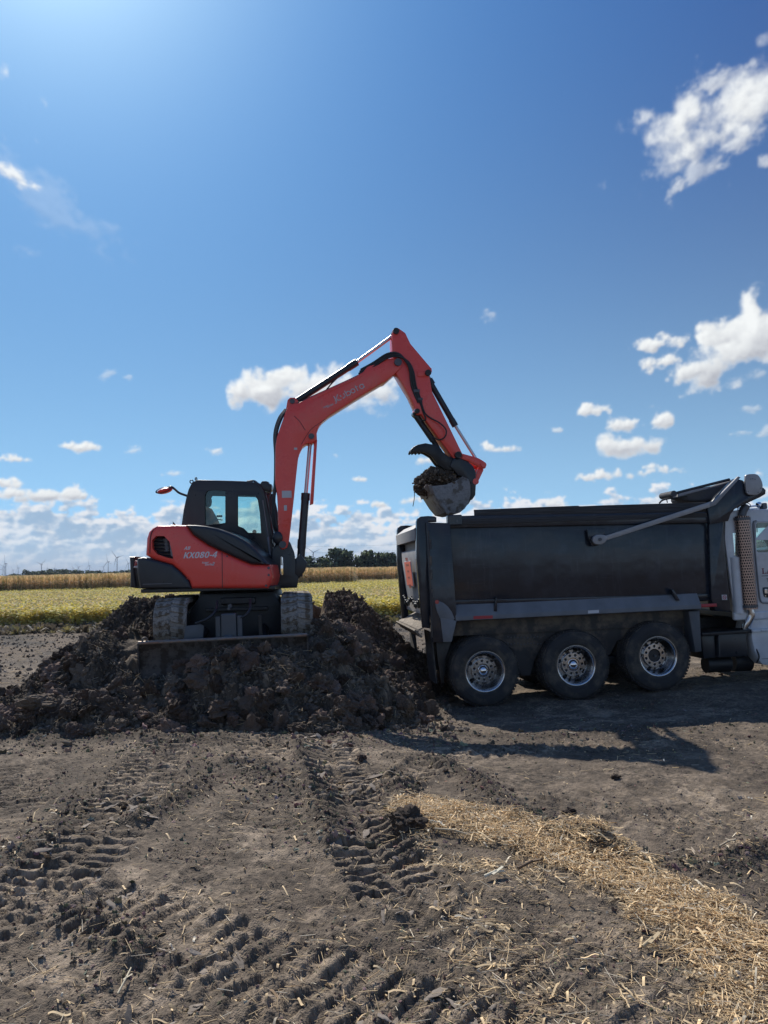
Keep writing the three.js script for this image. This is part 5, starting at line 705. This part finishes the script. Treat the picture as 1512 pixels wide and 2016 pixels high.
  part('tarp_rope', [tube([[...A(1298, 990.5, -0.2), -0.2], [...A(1306, 984, -0.2), -0.2], [...A(1325, 980, -0.2), -0.2]], 0.014, 10), cr(1312, 981, 1314, 990, -0.2, 0.008)], M.tarp, tarp);

  // cab
  const zN = -0.13, cab = grp('cab'); const C = (list, z = zN) => list.map(([x, y]) => T(x, y, z));
  const tr = C([[1428, 1014], [1440, 1006], [1450, 1004.5], [1475, 1003], [1730, 996], [1770, 1060], [1792, 1105], [1800, 1212], [1483, 1217], [1452, 1217], [1446, 1208], [1427, 1060]]);
  const rw = C([[1427, 1046], [1446, 1045], [1450, 1062], [1453, 1096], [1430, 1097]]), dw = C([[1486, 1033], [1489, 1027.5], [1620, 1024], [1662, 1076], [1662, 1088], [1492, 1090], [1487, 1086]]);
  const rw2 = C([[1440, 1047], [1455, 1046], [1458, 1096], [1444, 1096]]), dwF = C([[1446, 1030], [1722, 1020], [1758, 1078], [1758, 1095], [1462, 1098]]);
  part('cab_side', ext(tr, zN - 0.06, zN, 0.02, [dw, rw2]), M.white_paint, cab); part('cab_side', ext(tr, ZF + 0.13, ZF + 0.19, 0.01, [dwF]), M.white_paint, cab);
  part('cab_roof', ext(C([[1444, 1010], [1450, 1004.5], [1475, 1003], [1730, 996], [1734, 1001], [1475, 1008], [1452, 1010]]), ZF + 0.16, zN - 0.03, 0.01), M.white_paint, cab);
  { const a = C([[1434, 1030]])[0], b = C([[1447, 1208]])[0]; for (const [y0, y1] of [[b[1], T(1447, 1097, zN)[1]], [T(1447, 1045, zN)[1], T(1444, 1008, zN)[1]]]) part('cab_back', box(0.06, y1 - y0, W - 0.34, a[0] + 0.05, (y0 + y1) / 2, ZF / 2, 0.02), M.white_paint, cab); part('rear_corner', rod([a[0] + 0.07, b[1], zN - 0.03], [a[0] + 0.07, T(1447, 1097, zN)[1], zN - 0.03], 0.09), M.white_paint, cab); }
  part('cab_floor', box(1.9, 0.1, W - 0.34, C([[1560, 1212]])[0][0], C([[1560, 1205]])[0][1], ZF / 2, 0.02), M.cab_black, cab);
  const door = grp('door', cab);
  part('door_panel', ext(chaikin(C([[1482, 1024], [1640, 1019], [1680, 1075], [1684, 1185], [1500, 1187], [1494, 1180]]), 1), zN, zN + 0.02, 0.008, [C([[1485.5, 1031], [1489, 1026.5], [1622, 1023], [1664, 1076], [1664, 1089], [1492, 1091], [1487, 1087]])]), M.white_paint, door);
  part('door_seal', tube([[1488, 1025], [1482.5, 1030], [1484, 1060], [1488, 1110], [1494, 1170], [1497, 1183], [1503, 1187.5], [1530, 1187]].map(([x, y]) => [...T(x, y, zN), zN + 0.014]), 0.012, 40, 6), M.dull_grey, door);
  part('door_window', ext(dw, zN - 0.015, zN - 0.010, 0), M.glass, door);
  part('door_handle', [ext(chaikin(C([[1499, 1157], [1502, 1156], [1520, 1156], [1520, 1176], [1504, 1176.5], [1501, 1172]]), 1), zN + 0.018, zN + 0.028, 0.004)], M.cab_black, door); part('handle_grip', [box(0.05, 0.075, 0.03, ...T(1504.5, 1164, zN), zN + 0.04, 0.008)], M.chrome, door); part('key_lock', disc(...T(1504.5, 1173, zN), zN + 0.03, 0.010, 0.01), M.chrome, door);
  { const a = T(1498.2, 1130, zN); part('lettering', letters('LA', 0.088, a[0], a[1], zN + 0.019, { f: serif, rot: 0.0 }), M.letter_red, door); part('lettering', letters('T', 0.05, ...T(1508, 1145, zN), zN + 0.019, { f: serif }), M.letter_black, door); part('underline', box(0.5, 0.009, 0.002, T(1498, 1134, zN)[0] + 0.25, T(1498, 1134, zN)[1], zN + 0.021, 0), M.letter_black, door); }
  part('far_window', ext(dwF, ZF + 0.15, ZF + 0.155, 0), M.glass, cab);
  part('seat', [ext(chaikin(C([[1428, 1050], [1440, 1049], [1446, 1062], [1449, 1098], [1450, 1140], [1430, 1140]], -0.6), 1).map(([x, y]) => [x + 0.32, y]), -0.9, -0.5, 0.06), ext(chaikin(C([[1428, 1060], [1440, 1059], [1446, 1070], [1449, 1098], [1450, 1140], [1430, 1140]], -0.6), 1).map(([x, y]) => [x + 0.42, y - 0.1]), -1.95, -1.5, 0.06)], M.seat, cab);
  part('dashboard', ext(chaikin(C([[1500, 1084], [1530, 1078], [1600, 1070], [1690, 1080], [1690, 1130], [1500, 1120]], -1.2), 1), ZF + 0.3, -0.3, 0.04), M.cab_black, cab); part('steering_wheel', [new THREE.TorusGeometry(0.22, 0.016, 10, 36).rotateY(1.1).rotateZ(0.5).translate(...T(1515, 1076, -1.7), -1.7)], M.cab_black, cab); part('cord', rod([...T(1490, 1027, -0.6), -0.6], [...T(1490.5, 1048, -0.6), -0.6], 0.008), M.cab_black, cab);
  part('sill', [box(1.95, 0.13, 0.08, T(1560, 1212, zN)[0], T(1560, 1208, zN)[1], zN - 0.02, 0.03)], M.white_paint, cab);
  part('hood', ext(chaikin(C([[1780, 1075], [1940, 1095], [1990, 1120], [1995, 1240], [1940, 1200], [1850, 1200], [1790, 1240]]), 1), ZF + 0.35, -0.35, 0.08), M.white_paint, cab);
  const horn = grp('roof_light_bar', cab); part('bar', [cr(1452, 1000, 1500, 994.5, -0.5, 0.014), cr(1452, 1003.5, 1496, 1001, -0.5, 0.01)], M.chrome, horn); part('lamp_body', [box(0.09, 0.10, 0.12, ...T(1502, 996.5, -0.5), -0.5, 0.02)], M.steel_grey, horn); part('lamp_dome', [new THREE.SphereGeometry(0.05, 16, 10).translate(...T(1494, 994, -0.5), -0.5)], M.chrome, horn);
  // exhaust stack with pierced guard
  const ex = grp('exhaust_stack'), zE = -0.06, e0 = T(1463, 1016, zE), e1 = T(1478.5, 1199, zE);
  { const dir = new THREE.Vector3(e0[0] - e1[0], e0[1] - e1[1], 0), L = dir.length(), q = new THREE.Quaternion().setFromUnitVectors(new THREE.Vector3(0, 1, 0), dir.clone().normalize()), R = 0.122, gs = [], gs2 = [];
    const rowsN = 34, colsN = 22;
    for (let j = 0; j < rowsN; j++) for (let i = 0; i < colsN; i++) { const a0 = (i + (j % 2) * 0.5) / colsN * 2 * Math.PI, da = 2 * Math.PI / colsN; const y = (j + 0.5) / rowsN * L - L / 2; for (const [da0, da1, y0, y1] of [[0, 1, -0.5, -0.14], [0, 0.36, -0.14, 0.5]]) { const g = new THREE.CylinderGeometry(R, R, (y1 - y0) * L / rowsN, 2, 1, true, a0 + da0 * da, (da1 - da0) * da).translate(0, y + (y0 + y1) / 2 * L / rowsN, 0); gs.push(g); } }
    const place = (g) => g.applyQuaternion(q).translate((e0[0] + e1[0]) / 2, (e0[1] + e1[1]) / 2, zE - 0.04);
    part('pierced_guard', gs.map(place), M.brass, ex); part('muffler', place(new THREE.CylinderGeometry(0.10, 0.10, L, 24)), M.black_steel, ex); part('guard_band', [0.47, -0.47].map((k) => place(new THREE.CylinderGeometry(R + 0.004, R + 0.004, 0.04, 28, 1, true).translate(0, k * L, 0))), M.steel_grey, ex);
    part('stack_tip', tube([[...e0, zE - 0.04], [...T(1466, 1005, zE), zE - 0.04], [...T(1472, 995, zE), zE - 0.04]], 0.062, 14, 20), M.steel_grey, ex); part('tip_mouth', [new THREE.TorusGeometry(0.06, 0.006, 8, 24).rotateX(1.0).rotateZ(-0.5).translate(...T(1472, 995, zE), zE - 0.04)], M.cab_black, ex);
    part('lower_pipe', tube([[...e1, zE - 0.04], [...T(1481, 1212, zE), zE - 0.04], [...T(1476, 1228, zE), zE - 0.06], [...T(1473, 1246, zE), zE - 0.1]], 0.062, 24, 18), M.alloy, ex); }
  // battery box, tanks, steps
  const zS = -0.06, S = (l) => C(l, zS);
  part('battery_box', ext(S([[1414, 1248], [1470, 1244], [1474, 1292], [1416, 1295]]), -0.7, -0.06, 0.02), M.cab_black); part('box_lid', ext(S([[1380, 1246], [1478, 1239], [1479, 1246], [1381, 1252]]), -0.75, -0.03, 0.012), M.black_steel); part('side_box', ext(S([[1384, 1252], [1412, 1250], [1414, 1296], [1390, 1298]]), -0.6, -0.12, 0.02), M.cab_black);
  part('air_tank', [rod([...T(1388, 1308, -0.3), -0.3], [...T(1434, 1306, -0.3), -0.3], 0.13), rod([...T(1440, 1303, -0.4), -0.4], [...T(1474, 1302, -0.4), -0.4], 0.15)], M.steel_dark);
  part('step_fairing', ext(S([[1478, 1243], [1640, 1236], [1650, 1330], [1500, 1308], [1493, 1300], [1484, 1280], [1480, 1262]]), -0.55, -0.04, 0.015), M.white_paint); part('step_tread', ext(S([[1477, 1240], [1493, 1238.5], [1494, 1243], [1478, 1245]]), -0.5, 0.0, 0.006), M.white_paint); part('step_tread', ext(S([[1494.5, 1238.5], [1640, 1233], [1640, 1238], [1495, 1243]]), -0.5, 0.0, 0.006), M.white_paint); part('step_seam', box(1.2, 0.01, 0.004, T(1498, 1297, zS)[0] + 0.6, T(1498, 1297, zS)[1], -0.039, 0), M.dull_grey); part('panel_below_cab', ext(S([[1484, 1217], [1640, 1212], [1640, 1234], [1479, 1240]]), -0.5, -0.16, 0.01), M.white_paint);
  part('hanging_line', tube([[...T(1480, 1262, -0.1), -0.1], [...T(1494, 1290, -0.02), -0.02], [...T(1490, 1305, -0.05), -0.05]], 0.012), M.hose);
  part('fuel_tank', rod([T(1660, 1290, -0.3)[0], 0.6, -0.3], [T(1660, 1290, -0.3)[0] + 0.3, 0.6, -0.3], 0.28), M.alloy);
}

// ---------- fields, trees, turbines ----------
mat('leaf', [1, 1, 1], 0.9, { phys: true, transmission: 0.42, thickness: 0, side: THREE.DoubleSide });
mat('leaf_far', [1, 1, 1], 0.95, { side: THREE.DoubleSide, vertexColors: true });
mat('bark', [0.10, 0.085, 0.07], 0.95);
const fieldY = (x, z) => ramp(x, z) - 0.02;
{ // soybeans turning yellow
  const r = rngOf(101), gs = [];
  for (let i = 0; i < 26; i++) { const a = r() * 6.28, h = 0.06 + 0.72 * r() ** 0.8, d = 0.05 + 0.24 * r(), s = 0.042 + 0.038 * r(), g = new THREE.CircleGeometry(s, 5).scale(1, 0.68, 1).rotateX(-0.6 - 0.8 * r()).rotateY(r() * 6.28).translate(d * Math.cos(a), h, d * Math.sin(a)); gs.push(g); }
  for (let i = 0; i < 3; i++) gs.push(new THREE.PlaneGeometry(0.014, 0.6).translate(0, 0.3, 0).rotateY(i * 1.05).rotateX((r() - 0.5) * 0.3));
  const plant = merge(gs); plant.userData.ready = true; const list = [];
  const add = (x, z, edge) => { const k = fbm2(x * 0.06 + 4, z * 0.06, 3), t = r() + (k - 0.5) * 1.1 + edge * 0.35, s = 0.8 + 0.4 * r(), b = 0.92 + 0.38 * r(); const c = t > 0.95 ? [0.66 * b, 0.55 * b, 0.09 * b] : t > 0.46 ? [0.62 * b, 0.52 * b, 0.15 * b] : t > 0.20 ? [0.46 * b, 0.43 * b, 0.15 * b] : [0.56 * b, 0.44 * b, 0.22 * b]; list.push([x, fieldY(x, z) - 0.03, z, [s, s * (0.85 + 0.3 * r()), s], [0, r() * 6.28, 0], c]); };
  for (let n = 0; n < 62000; n++) { const z = -31 - 63 * r() ** 1.35, x = (r() * 2 - 1) * (0.62 * -z + 4); if (x > -4.4 || z > -92) add(x, z + (fbm2(x * 0.4, 3, 3) - 0.5) * 1.6, sstep(-42, -31, z)); }
  for (let n = 0; n < 9000; n++) { const z = -92 - 18 * r(), x = -5 + (0.6 * -z + 6) * r(); add(x, z, 0); }
  tag(scatter('soybean_field', plant, M.leaf, list), 'broad field of soybeans turning yellow behind the heap and truck', 'soybean field');
}
{ // weeds and crop residue along the edge of the field
  const r = rngOf(111), gs = []; for (let i = 0; i < 14; i++) { const g = new THREE.PlaneGeometry(0.05 + 0.05 * r(), 0.25 + 0.3 * r(), 1, 3), p = g.attributes.position; for (let k = 0; k < p.count; k++) p.setZ(k, 0.12 * (p.getY(k) + 0.3) ** 2 * (r() < 2 ? 1 : 0)); g.translate(0, 0.24, 0).rotateX((r() - 0.5) * 2.6).rotateY(r() * 6.28); gs.push(g); }
  const weed = merge(gs); weed.userData.ready = true; const list = [];
  for (let n = 0; n < 2600; n++) { const x = (r() * 2 - 1) * 24, z = -30.6 + 2.4 * r() ** 1.5 + (fbm2(x * 0.5, 9, 3) - 0.5) * 1.8, b = 0.5 + 0.8 * r(), s = 0.25 + 0.55 * r() ** 2; list.push([x, fieldY(x, z) - 0.04, z, [s * 1.6, s, s * 1.6], [0, r() * 6.28, 0], r() < 0.7 ? [0.20 * b, 0.165 * b, 0.115 * b] : [0.26 * b, 0.22 * b, 0.09 * b]]); }
  tag(scatter('crop_residue', weed, M.leaf, list), 'dead grey-brown stalks and weeds along the near edge of the soybeans', 'dead stalks');
  const gw = []; for (let i = 0; i < 60; i++) gw.push(new THREE.CircleGeometry(0.03 + 0.03 * r(), 5).scale(1, 0.5, 1).rotateX(-0.4 - r()).rotateY(r() * 6.28).translate((r() - 0.5) * 0.7, 0.02 + 0.12 * r(), (r() - 0.5) * 0.4));
  const m = M.leaf.clone(); m.color.setRGB(0.05, 0.10, 0.05); m.name = 'green_leaf'; const [wx, wz] = [-4.5, -11.8]; const w = obj('weed_patch', gw, m); w.position.set(wx, ramp(wx, wz) + Math.max(0, heapY(wx, wz)), wz); tag(w, 'small patch of green weeds on the left shoulder of the soil heap', 'weeds');
}
{ // ripe corn
  const r = rngOf(121), gs = [rod([0, 0, 0], [0, 1.9, 0], 0.016, 0.008, 5)];
  for (let i = 0; i < 11; i++) { const h = 0.25 + 1.45 * i / 11, L = 0.42 + 0.25 * r(), g = new THREE.PlaneGeometry(0.085, L, 1, 4), p = g.attributes.position; for (let k = 0; k < p.count; k++) { const t = (p.getY(k) + L / 2) / L; p.setXYZ(k, p.getX(k) * (1 - t * 0.8), h + L * (0.75 * t - 0.95 * t * t), 0.02 + 0.75 * L * t); } g.computeVertexNormals(); g.rotateY(i * 2.4 + r()); gs.push(g); }
  for (let i = 0; i < 5; i++) gs.push(new THREE.PlaneGeometry(0.02, 0.34).translate(0, 0.17, 0).rotateX(0.35).rotateY(i * 1.26).translate(0, 1.86, 0));
  gs.push(rod([0.03, 0.85, 0.02], [0.09, 1.1, 0.05], 0.03, 0.02, 6));
  const corn = merge(gs); corn.userData.ready = true; const list = [];
  const add = (x, z) => { const b = 0.7 + 0.6 * r(), t = r(), s = 0.94 + 0.28 * r() ** 1.4; list.push([x, fieldY(x, z), z, [s, s, s], [(r() - 0.5) * 0.12, r() * 6.28, (r() - 0.5) * 0.12], t < 0.66 ? [0.80 * b, 0.60 * b, 0.33 * b] : t < 0.85 ? [0.46 * b, 0.32 * b, 0.14 * b] : [0.30 * b, 0.30 * b, 0.11 * b]]); };
  for (let n = 0; n < 21000; n++) { const t = r(), z = -92 - 9 * r(), x = -66 + 62 * t; add(x, z); }
  for (let n = 0; n < 24000; n++) { const z = -109 - 9 * r(), x = -9 + 85 * r(); add(x, z); }
  tag(scatter('corn_field', corn, M.leaf, list), 'long band of ripe tan corn in front of the far trees', 'corn field');
}
{ // pale strip of mown grass at the corner of the corn
  const o = obj('grass_strip', [box(4.8, 0.75, 1.0, -8.2, 0.36, -91.2, 0.2)], (() => { const m = M.straw.clone(); m.color.setRGB(0.42, 0.45, 0.27); m.name = 'pale_grass'; return m; })()); tag(o, 'pale green grassy verge where the near corn ends', 'grass verge');
}
// a broad-leaved tree: tapered trunk with limbs, a crown of many leaf clumps
const treeMesh = (seed, leaves, wide = 1) => {
  const r = rngOf(seed), blobs = [], top = 0.56;
  for (let i = 0; i < 13; i++) { const a = r() * 6.28, h = 0.22 + 0.70 * r(), spread = (h < 0.35 ? 0.30 : 0.36 * Math.sqrt(Math.max(0.05, 1.06 - h))) * wide; blobs.push([spread * Math.cos(a) * (0.4 + 0.6 * r()), h, spread * Math.sin(a) * (0.4 + 0.6 * r()), 0.10 + 0.10 * r()]); }
  blobs.push([0, 0.55, 0, 0.2]);
  const pos = [], nor = [], col = [], v = new THREE.Vector3(), q = new THREE.Quaternion(), e = new THREE.Euler();
  for (let i = 0; i < leaves; i++) { const b = blobs[(r() * blobs.length) | 0]; v.set(r() * 2 - 1, r() * 2 - 1, r() * 2 - 1).normalize(); const rad = b[3] * (0.6 + 0.75 * r() ** 2), c = [b[0] + v.x * rad, b[1] + v.y * rad * 0.8, b[2] + v.z * rad], s = 0.022 + 0.026 * r(); q.setFromEuler(e.set(r() * 6.28, r() * 6.28, r() * 6.28)); const t = 0.6 + 0.8 * r();
    for (const [x, y] of [[-1, -0.6], [1, -0.5], [0.3, 1], [-1, -0.6], [0.3, 1], [-0.9, 0.6]]) { const p = new THREE.Vector3(x * s, y * s, 0).applyQuaternion(q); pos.push(c[0] + p.x, c[1] + p.y, c[2] + p.z); nor.push(v.x, v.y, v.z); col.push(0.105 * t, 0.14 * t, 0.075 * t); } }
  const g = new THREE.BufferGeometry(); g.setAttribute('position', new THREE.Float32BufferAttribute(pos, 3)); g.setAttribute('normal', new THREE.Float32BufferAttribute(nor, 3)); g.setAttribute('color', new THREE.Float32BufferAttribute(col, 3)); g.setAttribute('uv', new THREE.Float32BufferAttribute(new Float32Array(pos.length / 3 * 2), 2)); g.userData.ready = true;
  const limbs = [rod([0, 0, 0], [0.01, 0.42, 0], 0.026, 0.014, 8)]; for (let i = 0; i < 6; i++) { const b = blobs[i]; limbs.push(rod([0.005, 0.16 + 0.05 * i, 0], [b[0] * 0.8, b[1], b[2] * 0.8], 0.011, 0.004, 6)); }
  const t = merge(limbs); t.userData.ready = true; return [g, t];
};
{
  const kinds = [treeMesh(1, 1500), treeMesh(2, 1500, 1.15), treeMesh(3, 1500, 0.7), treeMesh(4, 1500, 1.0)], small = [treeMesh(7, 700, 1.5), treeMesh(8, 700, 1.3), treeMesh(9, 700, 1.7)];
  const tree = (name, label, px, topPy, D, k, set, wideM, group) => { const base = atDepth(px, 1130, D), h = atDepth(px, topPy, D).y, t = thing(name, label, 'tree', [base.x, 0, -D], group); const s = wideM ?? h; obj('crown', set[k][0], M.leaf_far, t).scale.set(s, h, s); obj('trunk', set[k][1], M.bark, t).scale.set(s, h, s); t.rotation.y = px; };
  const names = [[596, 1102, 240, 0, 9, 'low bushy tree just right of the excavator lift cylinder'], [612, 1097, 250, 1, 11, 'round low tree under the wind turbine right of the excavator'], [634, 1099, 255, 0, 10, 'low wide tree left of the tall rounded one behind the corn'], [655, 1082, 240, 1, 10, 'tall rounded tree, first high crown behind the corn right of the excavator'], [672, 1083, 246, 0, 9, 'dense tree with its crown merging into the tall rounded one'], [686, 1085, 243, 2, 9, 'narrow pointed tree beside the notch in the tree row'], [710, 1078, 240, 3, 10, 'tallest tree of the row, with an irregular top, right of the notch'], [731, 1086, 244, 1, 9, 'dark round tree right of the tallest tree'], [750, 1088, 248, 2, 10, 'slender tree second from the tailgate'], [768, 1090, 244, 0, 9, 'pale green tree close to the truck tailgate'], [784, 1090, 246, 3, 9, 'tree cut by the far edge of the truck tailgate']];
  for (const [px, py, D, k, w, lab] of names) tree('tree', lab, px, py, D, k, kinds, w);
  [[1488, 1074, 3], [1500, 1066, 1], [1514, 1064, 0], [1530, 1062, 3]].forEach(([px, py, k]) => tree('tree', 'green tree seen through the truck cab window', px, py, 250, k, kinds, 15, 'trees behind the truck cab'));
  const r = rngOf(131); for (let i = 0; i < 44; i++) { const px = -40 + 312 * (i + 0.7 * r()) / 44, dip = px < 50 ? 9 : 0; tree('distant_tree', 'dark round-headed tree in the long distant row left of the excavator', px, 1120 + dip + 6 * r() - (i % 9 === 4 ? 3 : 0), 480 + 40 * r(), (r() * 3) | 0, small, 10 + 4 * r(), 'distant tree row at the left'); }
}
{ // wind turbines, kilometres away
  mat('turbine_backlit', [0.30, 0.31, 0.33], 0.6);  // white turbines greyed, their backlit shade put into the colour
  const bladeG = ext([[-0.9, 0], [0.9, 0], [1.7, 6], [1.1, 16], [0.5, 30], [0.1, 39], [-0.1, 39], [-0.5, 20], [-0.9, 6]], -0.35, 0.35, 0.15); const bg = merge([bladeG]); bg.userData.ready = true;
  const towerG = merge([rod([0, 0, 0], [0, 78, 0], 2.1, 1.25, 16)]); towerG.userData.ready = true; const nacG = merge([box(3.2, 3.4, 9.5, 0, 79.2, -1.5, 0.8)]); nacG.userData.ready = true; const hubG = merge([new THREE.SphereGeometry(1.9, 14, 10).translate(0, 79.2, 4.2)]); hubG.userData.ready = true;
  const list = [[230.5, 1097.7, 0.35, 'largest wind turbine, just left of the excavator counterweight'], [213, 1106, 0.1, 'wind turbine left of the largest one'], [253, 1108.6, 0.25, 'wind turbine between the largest one and the excavator'], [82, 1111, 0.55, 'wind turbine standing above the left end of the tree row'], [36, 1118, 0.2, 'wind turbine standing alone where the trees dip, far left'], [11.5, 1109.6, 0.05, 'tallest of the wind turbines at the far left edge'], [9, 1116.5, 0.5, 'wind turbine just left of the tallest at the far left edge'], [5.5, 1121, 0.8, 'lowest wind turbine at the far left edge'], [617, 1087.6, 0.45, 'wind turbine over the low trees right of the excavator'], [94, 1119.5, 0, 'tiny wind turbine next right of the one above the tree row end'], [108, 1119, 0.9, 'tiny wind turbine, third along the tree row from its left end'], [144, 1118.5, 0.15, 'tiny faint wind turbine over the middle of the tree row'], [155, 1116.5, 0.4, 'small wind turbine over the middle of the tree row'], [176, 1113.6, 0.05, 'wind turbine half hidden behind the highest distant trees'], [204, 1116.5, 0.7, 'small wind turbine left of the two big ones'], [26, 1122.5, 0.3, 'tiny faint wind turbine between the far left ones and the lone one']];
  for (const [px, py, turn, lab] of list) {
    const hz = (() => { const d = rayOf(px, 1136), d2 = rayOf(px, py); return d2.y / -d2.z; })(), D = 77 / hz, p = atDepth(px, py, D), t = thing('wind_turbine', lab, 'wind turbine', [p.x, 0, -D]);
    obj('tower', towerG, M.turbine_backlit, t); obj('nacelle', nacG, M.turbine_backlit, t); obj('hub', hubG, M.turbine_backlit, t);
    for (let i = 0; i < 3; i++) { const b = obj('blade', bg, M.turbine_backlit, t); b.position.set(0, 79.2, 4.4); b.rotation.z = turn * 2.09 + i * 2.0944; }
    t.rotation.y = Math.atan2(-p.x, D) * -1 + (turn - 0.4) * 0.8;
  }
}
{ // overhead lines between poles hidden behind the machines
  const w = thing('power_line', 'two thin overhead wires crossing the sky low over the trees', 'power line'); const D = 150;
  for (const [py, n] of [[1074, 0], [1086, 1]]) { const a = atDepth(430, py + 3, D), b = atDepth(900, py - 6, D), m = a.clone().add(b).multiplyScalar(0.5); m.y -= 0.3; obj('wire', tube([a, m, b], 0.009, 20, 5), M.cab_black, w); }
  for (const px of [430, 900]) { const a = atDepth(px, 1072, D); obj('pole', [rod([a.x, 0, -D], [a.x, a.y + 0.6, -D], 0.16, 0.11, 10), box(2.2, 0.12, 0.12, a.x, a.y, -D, 0.02)], M.bark, w); }
}
scene.fog = new THREE.FogExp2(new THREE.Color(0.62, 0.74, 0.9), 0.00013);
renderer.render(scene, camera);
